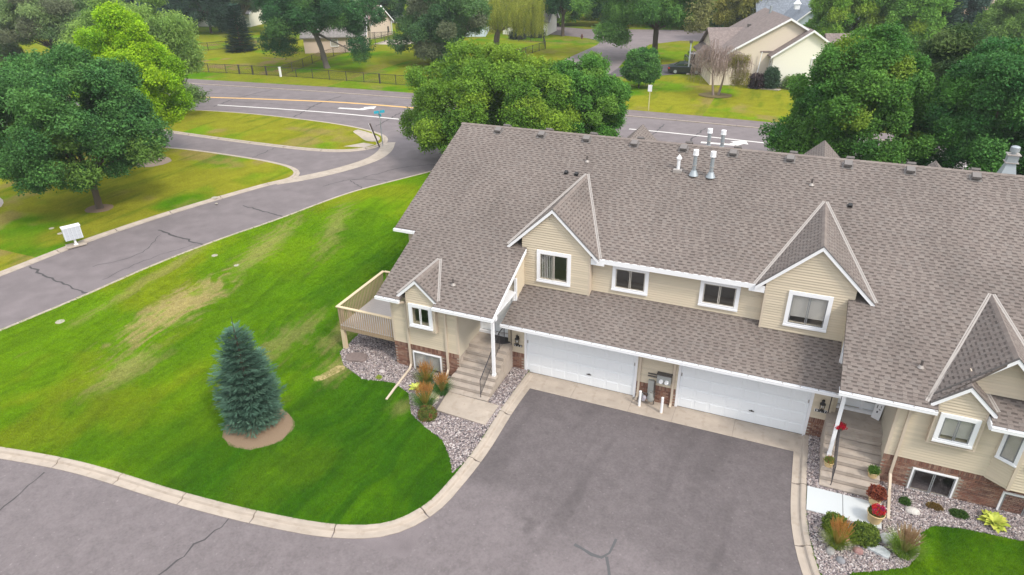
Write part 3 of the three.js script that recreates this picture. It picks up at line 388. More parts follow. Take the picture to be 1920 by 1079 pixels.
// front doors with sidelights
for (const [s, x, label] of [[1, -0.75, 'left'], [-1, 12.38, 'right']]) {
  const X = (d) => x - s * d, bx = (d0, d1, y0, y1, z0, z1) => B(Math.min(X(d0), X(d1)), Math.max(X(d0), X(d1)), y0, y1, z0, z1), L = 1.36;
  const fr = part('front_door', metres(merge([bx(0.05, 0.13, L, 3.5, -0.62, -0.52), bx(1.02, 1.12, L, 3.5, -0.62, -0.52), bx(1.68, 1.76, L, 3.5, -0.62, -0.52), bx(0.13, 1.02, 3.42, 3.5, -0.62, -0.53), bx(0.05, 1.76, L, L + 0.11, -0.52, -0.40)])), M.white, house, label + ' front door with its sidelight');
  part('door_leaf', metres(merge([bx(0.13, 1.02, L + 0.11, 3.42, -0.62, -0.57)])), M.door, fr); part('door_panel', metres(bx(0.26, 0.88, L + 0.25, L + 0.8, -0.57, -0.555)), M.door, fr); part('door_panel', metres(bx(0.26, 0.88, L + 0.95, L + 1.9, -0.57, -0.555)), M.door, fr);
  part('sidelight', metres(merge([bx(1.12, 1.68, L + 0.11, L + 0.42, -0.62, -0.55)])), M.door, fr); part('pane', bx(1.17, 1.63, L + 0.46, 3.38, -0.57, -0.565), M.glass, fr); 
  part('door_handle', cyl([X(0.92), L + 1.0, -0.57], [X(0.92), L + 1.0, -0.50], 0.025), M.iron, fr);
}
// garage doors
for (const [x0, label] of [[0, 'left'], [6.75, 'right']]) {
  const jamb = part('garage_frame', metres(merge([B(x0 - 0.1, x0, 0, 2.24, -0.09, 0.03), B(x0 + 4.88, x0 + 4.98, 0, 2.24, -0.09, 0.03), B(x0, x0 + 4.88, 2.13, 2.24, -0.09, 0.03)])), M.white, house);
  const door = part('garage_door', metres(B(x0, x0 + 4.88, 0.02, 2.13, -0.088, -0.06)), M.door, house, label + ' white panelled garage door');
  for (let r = 0; r < 4; r++) { part('door_section', metres(B(x0 + 0.004, x0 + 4.876, 0.03 + r * 0.526, 0.03 + r * 0.526 + 0.515, -0.062, -0.045)), M.door, door);
    for (let c = 0; c < 8; c++) { const a = x0 + 0.07 + c * 0.6, y = 0.03 + r * 0.526 + 0.08; const g = new THREE.BoxGeometry(0.5, 0.355, 0.02); const p = g.attributes.position; for (let i = 0; i < p.count; i++) if (p.getZ(i) > 0) { p.setX(i, p.getX(i) * 0.93); p.setY(i, p.getY(i) * 0.9); } g.computeVertexNormals(); g.translate(a + 0.25 + 0.02, y + 0.178, -0.042); part('door_panel', metres(g), M.door, door); } }
  part('door_seal', metres(B(x0, x0 + 4.88, 0.014, 0.03, -0.075, -0.04)), M.black, door); part('door_handle', merge([cyl([x0 + 2.9, 0.62, -0.045], [x0 + 2.9, 0.62, 0.0], 0.035), B(x0 + 2.8, x0 + 3.0, 0.605, 0.635, -0.01, 0.01)]), M.darkgrey, door);
  part('hinge_plate', metres(B(x0 + 0.02, x0 + 0.06, 1.55, 1.7, -0.045, -0.03)), M.flash, door); part('hinge_plate', metres(B(x0 + 4.82, x0 + 4.86, 1.55, 1.7, -0.045, -0.03)), M.flash, door);
}
// lanterns and number plates
for (const [x, num, label] of [[-0.40, '933', 'left'], [12.07, '927', 'right']]) {
  const l = part('wall_lantern', merge([B(x - 0.05, x + 0.05, 1.68, 1.86, 0.02, 0.05), cyl([x, 1.86, 0.05], [x, 1.90, 0.15], 0.018), new THREE.SphereGeometry(0.055, 12, 8).translate(x, 1.92, 0.15), new THREE.ConeGeometry(0.12, 0.12, 6).translate(x, 1.83, 0.15), cyl([x, 1.46, 0.15], [x, 1.49, 0.15], 0.085, 0.085, 6)]), M.black, house, 'black wall lantern by the ' + label + ' garage door');
  part('lamp_glass', new THREE.CylinderGeometry(0.09, 0.075, 0.28, 6).translate(x, 1.63, 0.15), M.glass, l); for (let i = 0; i < 6; i++) { const a = i / 6 * Math.PI * 2; part('lantern_bar', bar([x + Math.sin(a) * 0.078, 1.48, 0.15 + Math.cos(a) * 0.078], [x + Math.sin(a) * 0.094, 1.78, 0.15 + Math.cos(a) * 0.094], 0.012), M.black, l); } part('light_bulb', new THREE.SphereGeometry(0.035, 10, 8).translate(x, 1.64, 0.15), M.white, l);
  const pl = part('number_plate', metres(B(x - 0.22, x + 0.22, 1.29, 1.43, 0.015, 0.035)), num === '927' ? M.white : M.woodpale, house, 'house number plate by the ' + label + ' garage door');
  [...num].forEach((ch, i) => { const cx = x - 0.135 + i * 0.135, k = part('number_tile', metres(B(cx - 0.066, cx + 0.066, 1.30, 1.42, 0.035, 0.043)), M.black, pl); const t = new TextGeometry(ch, { font, size: 0.085, depth: 0.006, curveSegments: 3 }); t.computeBoundingBox(); t.translate(cx - (t.boundingBox.max.x + t.boundingBox.min.x) / 2, 1.317, 0.043); part('digit', t, M.white, pl); });
}

// ---- roofs
const shT = tex(256, 256, (u, v) => { const k = 0.72 + 0.34 * hash(u * 256, v * 256) + 0.22 * (fbm(u * 30, v * 30, 2, 30) - 0.5); return [k, k, k]; });
const shM = new THREE.MeshStandardMaterial({ color: lin(1, 1, 1), roughness: 0.95, vertexColors: true, map: rep(shT, 0.9), bumpMap: rep(grainT, 0.5), bumpScale: 0.003 });
const deckM = mat([0.10, 0.083, 0.075], 0.95);
const LIGHT = [[0.205, 0.172, 0.156], [0.193, 0.161, 0.146], [0.217, 0.184, 0.167], [0.185, 0.153, 0.139], [0.200, 0.172, 0.158]], DARKB = [[0.115, 0.094, 0.087], [0.102, 0.083, 0.076], [0.126, 0.104, 0.096]];
// one shingle tab: a tapered chip; slot tabs lie lower and carry the dyed dark band on their upper half
function chip(w, e, slot, ci, di) {
  const t0 = slot ? 0.007 : 0.016, t1 = slot ? 0.001 : 0.004, h = e * (slot ? 0.56 : 1), P = [], C = [], L = LIGHT[ci], D = slot ? DARKB[di] : L;
  const q = (a, b, c, d, col) => { P.push(...a, ...b, ...c, ...a, ...c, ...d); for (let i = 0; i < 6; i++) C.push(...col); };
  const tm = lerp(t0, t1, h / e);
  q([0, 0, t0], [w, 0, t0], [w, h, tm], [0, h, tm], L); if (slot) q([0, h, tm], [w, h, tm], [w, e, t1], [0, e, t1], D);
  q([0, 0, -0.004], [w, 0, -0.004], [w, 0, t0], [0, 0, t0], mixc(L, D, 0.3)); if (!slot) { q([0, e, -0.004], [0, 0, -0.004], [0, 0, t0], [0, e, t1], L); q([w, 0, -0.004], [w, e, -0.004], [w, e, t1], [w, 0, t0], L); }
  return [P, C];
}
const shingles = [];
function shingled(roof, O, U, W, len, spans, e = 0.155, wob = 1) { // O: lower left corner, U along the course, W up the slope
  const u = V(...U).normalize(), w = V(...W).normalize(), n = u.clone().cross(w); let row = 0;
  for (let v = 0; v < len - 0.03; v += e, row++) { const ee = Math.min(e, len - v) + 0.004;
    for (const [a, b] of spans(v + e / 2)) { let x = a, slot = rnd() < 0.5; if (b - a < 0.05) continue; x -= rnd() * 0.2; while (x < b) { let wd = slot ? rr(0.14, 0.22) : rr(0.10, 0.20); const x0 = Math.max(x, a), x1 = Math.min(x + wd, b); x += wd; if (x1 - x0 > 0.015) shingles.push([roof, V(...O).addScaledVector(u, x0).addScaledVector(w, v), u, w, n, x1 - x0, ee, slot, Math.floor(rnd() * 5), Math.floor(rnd() * 3)]); slot = !slot; } } }
}
const roofPart = (geo, label) => part('roof', geo, deckM, house, label);
const dn = [0, -0.14, 0], W_MAIN = [0, MS, -1], sl = Math.hypot(1, MS);
const mainRoof = roofPart(merge([slab([[-7.28, yMain(-1.5), -1.5], [-6.15, yMain(-1.5), -1.5], [-6.15, yMain(ZR), ZR], [-7.28, yMain(ZR), ZR]], dn), slab([[-6.149, yMain(-1.98), -1.98], [XR, yMain(-1.98), -1.98], [XR, yMain(ZR), ZR], [-6.149, yMain(ZR), ZR]], dn), ...[[-6.149, -0.84], [2.31, 9.32], [12.47, XR]].map(([a, b]) => slab([[a, yMain(ZM), ZM], [b, yMain(ZM), ZM], [b, yMain(-1.979), -1.979], [a, yMain(-1.979), -1.979]], dn)),
  slab([[-6.15, yMain(1.72), 1.72], [-0.61, yMain(1.72), 1.72], [-0.61, yMain(ZM + 0.001), ZM + 0.001], [-6.15, yMain(ZM + 0.001), ZM + 0.001]], dn), slab([[-6.15, yMain(ZL), ZL], [-4.98, yMain(ZL), ZL], [-4.98, yMain(1.721), 1.721], [-6.15, yMain(1.721), 1.721]], dn), slab([[-3.36, yMain(ZL), ZL], [-0.61, yMain(ZL), ZL], [-0.61, yMain(1.721), 1.721], [-3.36, yMain(1.721), 1.721]], dn),
  slab([[12.24, yMain(1.72), 1.72], [XR, yMain(1.72), 1.72], [XR, yMain(ZM + 0.001), ZM + 0.001], [12.24, yMain(ZM + 0.001), ZM + 0.001]], dn), slab([[12.24, yMain(ZL), ZL], [15.14, yMain(ZL), ZL], [15.14, yMain(1.721), 1.721], [12.24, yMain(1.721), 1.721]], dn), slab([[16.6, yMain(2.3), 2.3], [XR, yMain(2.3), 2.3], [XR, yMain(1.721), 1.721], [16.6, yMain(1.721), 1.721]], dn)]), 'front slope of the main roof');
const backRoof = roofPart(slab([[-7.28, yMain(ZR), ZR], [XR, yMain(ZR), ZR], [XR, 5.3, -16.6], [-7.28, 5.3, -16.6]], dn), 'back slope of the main roof');
const ZB = ZM - (DP - YM) / MS, dorm = [[0.594, DW, ZB, ZM], [mir(0.594), DW, ZB, ZM]], GX = 16.84, GY = 5.93, GZB = ZM - (GY - YM) / MS;
const hidden = (x, z) => { for (const [xd, w, zb, zm] of dorm) { const h = w * (z - zb) / (zm - zb) - 0.12; if (z > zb && z < zm && Math.abs(x - xd) < h) return true; } return false; };
shingled(mainRoof, [0, yMain(2.3), 2.3], [1, 0, 0], W_MAIN, (2.3 - ZR) * sl - 0.02, (v) => {
  const z = 2.3 - v / sl; let s;
  if (z > ZL) s = [[16.6, 20]]; else if (z > 1.74) s = [[-6.15, -4.98], [-3.36, -0.61], [12.24, 15.14], [16.6, 20]]; else if (z > ZM) s = [[-6.15, -0.61], [12.24, 20]]; else s = [[-7.28, 20]];
  const cut = []; for (const [xd, w, zb, zm] of dorm) { const h = w * (z - zb) / (zm - zb) - 0.12; if (z > zb && z < zm && h > 0.05) cut.push([xd - h, xd + h]); }
  { const h = 1.98 * (z - GZB) / (1.95 - GZB) - 0.1; if (z > GZB && z < 1.95 && h > 0.05) cut.push([GX - h, z > 1.25 ? 16.55 : GX + h]); } { const zb = -0.19, h = 0.957 * (z - zb) / (1.96 - zb) - 0.08; if (z > zb && z < 1.96 && h > 0.04) cut.push([-4.23 - h, -4.23 + h]); }
  for (const [c0, c1] of cut) s = s.flatMap(([a, b]) => c1 <= a || c0 >= b ? [[a, b]] : [[a, c0], [c1, b]].filter(([p, q]) => q - p > 0.02));
  return s; });
// garage roof
const GS = 0.316, yGar = (z) => 2.83 + GS * (0.80 - z), gsl = Math.hypot(1, GS);
const garRoof = roofPart(slab([[-0.85, yGar(0.8), 0.8], [12.48, yGar(0.8), 0.8], [12.48, yGar(-1.96), -1.96], [-0.85, yGar(-1.96), -1.96]], [0, -0.12, 0]), 'low roof over the garages');
shingled(garRoof, [0, yGar(0.8), 0.8], [1, 0, 0], [0, GS, -1], 2.74 * gsl, (v) => { const z = 0.8 - v / gsl; return z > -0.55 ? [[-0.85, 12.48]] : z > -1.56 ? [[-0.74, 12.37]] : [[2.32, 9.31]]; });
// gable roofs: two slopes meeting the main roof in valleys
function gable(xd, yd, zf, w, ye, zm, label, rakeCut) { // peak x, peak y, front z, half width, eave y, z where the eave meets the main roof
  const zb = ZM - (yd - YM) / MS, zv = ZM - (ye - YM) / MS;
  for (const s of [-1, 1]) {
    const ww = (s > 0 ? rakeCut?.[1] : rakeCut?.[0]) ?? w, yy = yd - (yd - ye) * ww / w, zz = ZM - (yy - YM) / MS, zF = Math.max(zf, zz);
    const r = roofPart(slab([[xd, yd, zf], [xd + s * ww, yy, zF], [xd + s * ww, yy, zz], [xd, yd, zb]].filter((p, i) => i !== 2 || Math.abs(zF - zz) > 0.02), [0, -0.1, 0]), (s < 0 ? 'left' : 'right') + ' slope of the ' + label);
    const L = Math.hypot(ww, yd - yy), up = [-s * ww, yd - yy, 0];
    // courses run along z; u from the front backwards for the right slope
    const O = s > 0 ? [xd + ww, yy, zF] : [xd - ww, yy, zb], span = (v) => { const t = clamp(v / L), f = lerp(zF, zf, t), back = lerp(zz, zb, t) - 0.03; return s > 0 ? [[zF - f, zF - back]] : [[back - zb, f - zb]]; };
    shingled(r, O, [0, 0, s > 0 ? -1 : 1], up, L, span);
    // valley flashing: two narrow metal strips laid along the valley
    const A = V(xd + s * ww, yy, zz), Bq = V(xd, yd, zb), d = Bq.clone().sub(A).normalize(), nM = V(0, 1, MS).normalize(), side = d.clone().cross(nM).normalize().multiplyScalar(-s);
    const strip = (o0, o1, lift) => { const q = [[A, o0], [A, o1], [Bq, o1], [Bq, o0]].map(([p, o]) => p.clone().addScaledVector(side, -o).addScaledVector(nM, lift).toArray()); return slab(q, [0, 0.006, 0]); };
    part('valley_flashing', merge([strip(-0.005, 0.055, 0.014), strip(0.07, 0.115, 0.012)]), M.flash, house);
    // rake board
    const k = 0.17; part('rake_board', slab([[xd, yd + 0.005, zf - 0.005], [xd + s * ww, yy + 0.005, zf - 0.005], [xd + s * ww, yy + 0.005 - k, zf - 0.005], [xd, yd + 0.005 - k, zf - 0.005]], [0, 0, 0.045]), M.white, house);
    part('drip_edge', slab([[xd, yd + 0.028, zf - 0.03], [xd + s * ww, yy + 0.028, zf - 0.03], [xd + s * ww, yy + 0.006, zf - 0.03], [xd, yd + 0.006, zf - 0.03]], [0, 0, 0.085]), M.darkgrey, house);
  }
  const n = Math.floor((zf - zb) / 0.15); for (let i = 0; i < n; i++) { const z0 = zf - i * 0.15, th = Math.atan2(yd - ye, w); caps.push([xd, yd + 0.012, z0, th]); }
}
const caps = [];
gable(0.594, DP, -1.47, DW, YM, ZM, 'left upper gable'); gable(mir(0.594), DP, -1.47, DW, YM, ZM, 'right upper gable');
gable(-4.23, 4.85, 1.99, 0.957, 3.97, 1.9, 'left entry gable');
gable(GX, GY, 1.62, 1.98, 3.95, 1.95, 'large gable at the right');
gable(15.83, 4.86, 2.01, 0.92, 4.0, 1.9, 'right entry gable');
const capG = [[-1, 0], [1, 0]].map(() => 0); const capCol = [0, 1, 2, 3].map((i) => mat(LIGHT[i], 0.95, { bumpMap: rep(grainT, 0.4), bumpScale: 0.004 }));
{ const mk = new Map(); for (const [x, y, z, th] of caps) { const key = th.toFixed(2); if (!mk.has(key)) mk.set(key, merge([-1, 1].map((s) => { const g = new THREE.BoxGeometry(0.13, 0.012, 0.17); const r = new THREE.Matrix4().makeTranslation(s * 0.062 * Math.cos(th), -0.062 * Math.sin(th), 0).multiply(new THREE.Matrix4().makeRotationZ(-s * th)); g.applyMatrix4(new THREE.Matrix4().makeRotationX(0.07)); g.applyMatrix4(r); return g; })));
    const m = part('ridge_cap', mk.get(key), capCol[Math.floor(rnd() * 4)], house); m.position.set(x, y, z - 0.08); }
  const th = Math.atan(MS), g = merge([-1, 1].map((s) => { const b = new THREE.BoxGeometry(0.27, 0.012, 0.14); b.applyMatrix4(new THREE.Matrix4().makeRotationZ(0.05)); b.applyMatrix4(new THREE.Matrix4().makeTranslation(0, -0.066 * Math.sin(th), s * 0.066).multiply(new THREE.Matrix4().makeRotationX(s * th))); return b; }));
  for (let x = -7.2; x < 19.5; x += 0.25) { const m = part('ridge_cap', g, capCol[Math.floor(rnd() * 4)], house); m.position.set(x, yMain(ZR) + 0.018, ZR); } }
{ // large gable's wall, its side and the small wall step
  const w = wall(slab([[GX - 0.85, 4.0, 1.22], [GX + 2.2, 4.0, 1.22], [GX + 1.9, 4.0, 1.22], [GX, GY - 0.12, 1.22], [GX - 1.0, 4.9, 1.22]], [0, 0, -0.2]), M.tan2, 'wall of the large right gable');
  siding(w, 4.05, GY - 0.15, (u, y) => [u, y, 1.22], (y) => { const h = (GY - 0.1 - y) / 1.0; return [[Math.max(GX - 0.95, GX - h), GX + h]]; }); part('corner_post', metres(B(GX - 0.97, GX - 0.88, 4.0, 5.0, 1.1, 1.26)), M.trim, house); }
// gables of the back slope, whose ridges show over the main ridge
for (const [x, y] of [[10.92, 7.41], [16.33, 6.85], [0.95, 7.41]]) { const zb = 2 * ZR - (ZM - (y - YM) / MS), zf = -16.35, w = (y - 5.5) / DS, ye = 5.5;
  for (const q of [-1, 1]) { const r = roofPart(slab([[x, y, zb], [x, y, zf], [x + q * w, ye, zf]], [0, -0.08, 0]), 'slope of a gable on the back of the roof'), L = Math.hypot(w, y - ye), vz = (t) => lerp(zf, zb, t);
    shingled(r, q > 0 ? [x + w, ye, zb] : [x - w, ye, zf], [0, 0, -q], [-q * w, y - ye, 0], L, (v) => { const t = clamp(v / L); return q > 0 ? [[zb - vz(t), zb - zf]] : [[0, vz(t) - zf]]; }); }
  part('wall', slab([[x - w + 0.3, 4, zf + 0.15], [x + w - 0.3, 4, zf + 0.15], [x + w - 0.3, ye + 0.15, zf + 0.15], [x, y - 0.15, zf + 0.15], [x - w + 0.3, ye + 0.15, zf + 0.15]], [0, 0, 0.4]), M.tan2, house); }
// shingles: the 300 nearest as parts, the rest joined per roof
{ shingles.forEach((s) => s.push(camP.distanceToSquared(s[1]))); shingles.sort((a, b) => a[10] - b[10]);
  const joined = new Map(), cache = new Map();
  shingles.forEach((s, i) => { const [roof, o, u, w, n, wd, e, slot, ci, di] = s, [P, C] = chip(wd, e, slot, ci, di), m = new THREE.Matrix4().makeBasis(u, w, n).setPosition(o);
    if (i < 300) { const k = [Math.round(wd * 40), slot, ci, di].join(); if (!cache.has(k)) { const g = new THREE.BufferGeometry(); g.setAttribute('position', new THREE.BufferAttribute(new Float32Array(P), 3)); g.setAttribute('color', new THREE.BufferAttribute(new Float32Array(C), 3)); const uv = new Float32Array(P.length / 3 * 2); for (let j = 0; j < P.length / 3; j++) { uv[2 * j] = P[3 * j]; uv[2 * j + 1] = P[3 * j + 1]; } g.setAttribute('uv', new THREE.BufferAttribute(uv, 2)); g.computeVertexNormals(); cache.set(k, g); }
      const t = part('shingle', cache.get(k), shM, roof); m.decompose(t.position, t.quaternion, t.scale); return; }
    if (!joined.has(roof)) joined.set(roof, { p: [], c: [], uv: [] }); const J = joined.get(roof), q = V(0, 0, 0), ox = rnd() * 9, wear = 0.86 + 0.3 * fbm(o.x * 0.35 + 40, o.z * 0.35 + 40, 4) - 0.08 * sm(0.55, 0.75, fbm(o.x * 1.6, o.z * 0.25 + 9, 3));
    for (let j = 0; j < P.length; j += 3) { q.set(P[j], P[j + 1], P[j + 2]).applyMatrix4(m); J.p.push(q.x, q.y, q.z); J.c.push(C[j] * wear, C[j + 1] * wear, C[j + 2] * wear); J.uv.push(P[j] + ox, P[j + 1] + ox); } });
  for (const [roof, J] of joined) { const g = new THREE.BufferGeometry(); g.setAttribute('position', new THREE.BufferAttribute(new Float32Array(J.p), 3)); g.setAttribute('color', new THREE.BufferAttribute(new Float32Array(J.c), 3)); g.setAttribute('uv', new THREE.BufferAttribute(new Float32Array(J.uv), 2)); g.computeVertexNormals(); stuff(part('shingle', g, shM, roof)); } }
{ bricks.forEach((b) => b.push(camP.distanceToSquared(b[1]))); bricks.sort((a, b) => a[4] - b[4]); const rest = new Map();
  bricks.forEach(([w, p, g, t], i) => { if (i < 300) { const m = part('brick', g, brickT[t], w); m.position.copy(p); } else { const k = w.uuid + t; if (!rest.has(k)) rest.set(k, [w, t, []]); rest.get(k)[2].push(g.clone().translate(p.x, p.y, p.z)); } });
  for (const [w, t, list] of rest.values()) stuff(part('brick', merge(list), brickT[t], w)); }
// fascias, gutters, soffits
const fascia = (geo) => part('fascia', metres(geo), M.white, house);
fascia(B(2.62, 9.0, YM - 0.2, YM + 0.01, ZM - 0.02, ZM + 0.025)); fascia(B(2.32, 2.9, YM - 0.30, YM - 0.02, ZM - 0.03, ZM + 0.03)); fascia(B(8.73, 9.31, YM - 0.30, YM - 0.02, ZM - 0.03, ZM + 0.03));
part('soffit', metres(B(2.3, 9.33, YM - 0.2, YM - 0.18, -1.95, ZM - 0.02)), M.white, house);
part('fascia', slab([[-0.605, yMain(ZL) + 0.012, ZL], [-0.605, yMain(ZM + 0.1) + 0.012, ZM + 0.1], [-0.605, yMain(ZM + 0.1) - 0.16, ZM + 0.1], [-0.605, yMain(ZL) - 0.16, ZL]], [0.03, 0, 0]), M.white, house); part('fascia', slab([[-6.13, yMain(ZL) - 0.03, ZL], [-6.13, yMain(-1.5) - 0.03, -1.5], [-6.13, yMain(-1.5) - 0.16, -1.5], [-6.13, yMain(ZL) - 0.16, ZL]], [-0.03, 0, 0]), M.white, house); part('fascia', slab([[-7.26, yMain(-1.5) - 0.03, -1.5], [-7.26, yMain(ZR) - 0.03, ZR], [-7.26, yMain(ZR) - 0.16, ZR], [-7.26, yMain(-1.5) - 0.16, -1.5]], [-0.03, 0, 0]), M.white, house);
for (const [x0, x1] of [[-6.15, -5.74], [-2.5, -0.61], [12.24, 14.15]]) part('soffit', metres(B(x0, x1, yMain(ZL) - 0.17, yMain(ZL) - 0.15, 1.72, ZL - 0.02)), M.white, house);
part('soffit', metres(B(-0.77, 12.45, 2.62, 2.64, 0.005, 0.78)), M.white, house);
function gutter(x0, x1, y, z, turns) { const g = [B(x0, x1, y - 0.14, y - 0.13, z, z + 0.11), B(x0, x1, y - 0.13, y - 0.02, z + 0.095, z + 0.11), B(x0, x1, y - 0.13, y - 0.01, z, z + 0.012), B(x0, x1, y - 0.025, y - 0.015, z + 0.085, z + 0.118), B(x0 - 0.006, x0, y - 0.14, y - 0.02, z, z + 0.11), B(x1, x1 + 0.006, y - 0.14, y - 0.02, z, z + 0.11)];
  const m = part('gutter', metres(merge(g)), M.white, house); for (let x = x0 + 0.4; x < x1; x += 0.61) part('gutter_hanger', B(x - 0.012, x + 0.012, y - 0.03, y - 0.006, z - 0.03, z + 0.1), M.flash, m); }
gutter(-6.15, -4.96, yMain(ZL) + 0.0, ZL + 0.005); gutter(-3.36, -0.6, yMain(ZL), ZL + 0.005); gutter(12.22, 15.12, yMain(ZL), ZL + 0.005); gutter(16.6, 21, yMain(2.3), 2.305); gutter(-0.87, 12.5, yGar(0.8), 0.805); gutter(-7.3, -6.18, yMain(-1.5), -1.495);
fascia(B(-0.85, 12.48, yGar(0.8) - 0.18, yGar(0.8) - 0.005, 0.77, 0.80)); fascia(B(-6.15, -4.98, yMain(ZL) - 0.19, yMain(ZL) - 0.005, 2.14, 2.17)); fascia(B(-3.36, -0.61, yMain(ZL) - 0.19, yMain(ZL) - 0.005, 2.14, 2.17)); fascia(B(12.24, 15.14, yMain(ZL) - 0.19, yMain(ZL) - 0.005, 2.14, 2.17)); fascia(B(16.6, 21, yMain(2.3) - 0.19, yMain(2.3) - 0.005, 2.27, 2.30)); fascia(B(-7.28, -6.18, yMain(-1.5) - 0.19, yMain(-1.5) - 0.005, -1.53, -1.5)); part('fascia', metres(B(16.57, 16.6, yMain(2.3) - 0.2, yMain(2.3) + 0.05, 1.75, 2.3)), M.white, house);
// downspouts
function downspout(pts, label, w = 0.09, d = 0.07) { part('downspout', merge(pts.slice(1).map((p, i) => bar(pts[i], p, w, d))), M.trim, house, label); }
downspout([[-5.02, 3.72, 2.2], [-4.98, 3.55, 1.76], [-4.96, 0.32, 1.76], [-4.95, 0.16, 1.95], [-4.82, 0.14, 3.5], [-4.75, 0.11, 4.25]], 'downspout with a long extension over the lawn');
downspout([[-3.2, 3.72, 2.2], [-3.05, 3.55, 1.76], [-3.05, 0.5, 1.76], [-3.02, 0.25, 2.0], [-3.0, 0.13, 2.5]], 'downspout behind the ornamental grass');
downspout([[5.13, 2.72, 0.83], [5.1, 2.55, 0.06], [5.08, 0.15, 0.06], [5.06, 0.05, 0.25]], 'downspout left of the meters'); downspout([[6.5, 2.72, 0.83], [6.5, 2.55, 0.06], [6.5, 0.15, 0.06], [6.5, 0.05, 0.25]], 'downspout right of the meters');
downspout([[14.6, 3.72, 2.2], [14.5, 3.55, 1.76], [14.5, 0.6, 1.76], [14.55, 0.16, 2.1], [14.43, 0.14, 3.6]], 'downspout by the flower pots on the right steps'); downspout([[-6.6, 5.25, -1.45], [-6.62, 5.05, -1.9], [-6.62, 0.3, -1.9]], 'downspout behind the deck');
// porch posts
for (const [x, l] of [[-0.86, 'left'], [12.49, 'right']]) part('porch_post', metres(merge([B(x - 0.06, x + 0.06, 0.66, 3.7, 1.6, 1.72), B(x - 0.075, x + 0.075, 0.64, 0.78, 1.585, 1.735), B(x - 0.075, x + 0.075, 3.56, 3.7, 1.585, 1.735)])), M.white, house, 'white porch post by the ' + l + ' steps');
for (const [x0, x1] of [[-2.5, -0.66], [12.29, 14.15]]) part('porch_beam', metres(B(x0, x1, 3.5, 3.68, 1.6, 1.75)), M.white, house);
// roof vents and pipes
const ventM = mat([0.17, 0.155, 0.15], 0.6);
function boxVent(x, z, s = 1) { const y = z > ZR ? yMain(z) : yMain(2 * ZR - z), a = (z > ZR ? 1 : -1) * Math.atan(MS); const g = [new THREE.BoxGeometry(0.44, 0.012, 0.44).translate(0, 0.012, 0), new THREE.BoxGeometry(0.3, 0.1, 0.26).translate(0, 0.06, -0.02)]; const hood = new THREE.BoxGeometry(0.36, 0.09, 0.36); const p = hood.attributes.position; for (let i = 0; i < p.count; i++) if (p.getY(i) > 0) { p.setX(i, p.getX(i) * 0.86); p.setZ(i, p.getZ(i) * 0.86); } hood.translate(0, 0.15, 0); const m = part('roof_vent', merge([...g, hood]), ventM, house); m.position.set(x, y, z); m.rotation.x = a; m.userData.label = undefined; }
for (const x of [-4.98, -2.57, -0.17, 2.25, 4.62, 6.89, 9.36, 11.73, 14.15, 16.55]) { boxVent(x, -8.62); boxVent(x + 0.1, -9.5); }
for (const [x, z] of [[-0.42, -6.24], [0.1, -6.22], [11.98, -6.25]]) { const m = part('roof_vent', merge([new THREE.BoxGeometry(0.2, 0.012, 0.22).translate(0, 0.012, 0), new THREE.BoxGeometry(0.15, 0.1, 0.17).translate(0, 0.06, 0)]), M.black, house, 'small low black roof vent'); m.position.set(x, yMain(z), z); m.rotation.x = Math.atan(MS); }
for (const [x, z] of [[0.33, -7.13], [10.4, -7.2], [-2.97, 0.97], [14.62, 0.73]]) { const y = yMain(z), m = part('vent_pipe', merge([cyl([x, y - 0.05, z], [x, y + 0.3, z], 0.045)]), mat([0.10, 0.085, 0.08], 0.7), house, 'short plumbing vent pipe'); const f = part('pipe_flashing', new THREE.CylinderGeometry(0.05, 0.11, 0.1, 12).translate(x, y + 0.05, z), M.flash, m); }
const whiteFlue = (x, z, h) => { const y = yMain(z), m = part('flue_pipe', cyl([x, y, z], [x, y + h * 0.8, z], 0.075, 0.075, 14), M.white, house, 'short white flue pipe with a cone cap'); part('flue_cap', merge([new THREE.ConeGeometry(0.13, 0.18, 14).translate(x, y + h * 0.92, z), cyl([x, y + h * 0.72, z], [x, y + h * 0.83, z], 0.115, 0.115, 14)]), M.white, m); part('pipe_flashing', metres(B(x - 0.2, x + 0.2, y - 0.1, y + 0.06, z - 0.05, z + 0.22)), M.flash, m); };
whiteFlue(4.67, -7.25, 0.72);
const flue = (x, y, z, h, lab) => { const m = part('flue_pipe', cyl([x, y, z], [x, y + h * 0.85, z], 0.085, 0.085, 16), M.metal, house, lab); part('flue_collar', new THREE.CylinderGeometry(0.11, 0.22, 0.24, 16).translate(x, y + 0.14, z), M.metal, m); part('flue_cap', merge([cyl([x, y + h * 0.84, z], [x, y + h, z], 0.12, 0.12, 16), cyl([x, y + h * 0.8, z], [x, y + h * 0.84, z], 0.13, 0.13, 16)]), M.white, m); part('flue_seam', new THREE.TorusGeometry(0.1, 0.012, 6, 16).rotateX(Math.PI / 2).translate(x, y + h * 0.42, z), M.flash, m); };
flue(5.42, yMain(-7), -7.0, 1.2, 'galvanised flue pipe on the front slope, left of two'); flue(6.18, yMain(-7), -7.0, 1.2, 'galvanised flue pipe on the front slope, right of two'); flue(5.56, yMain(ZR) - 0.5, -10.1, 1.05, 'galvanised flue pipe behind the ridge, left of two'); flue(6.2, yMain(ZR) - 0.5, -10.1, 1.03, 'galvanised flue pipe behind the ridge, right of two');
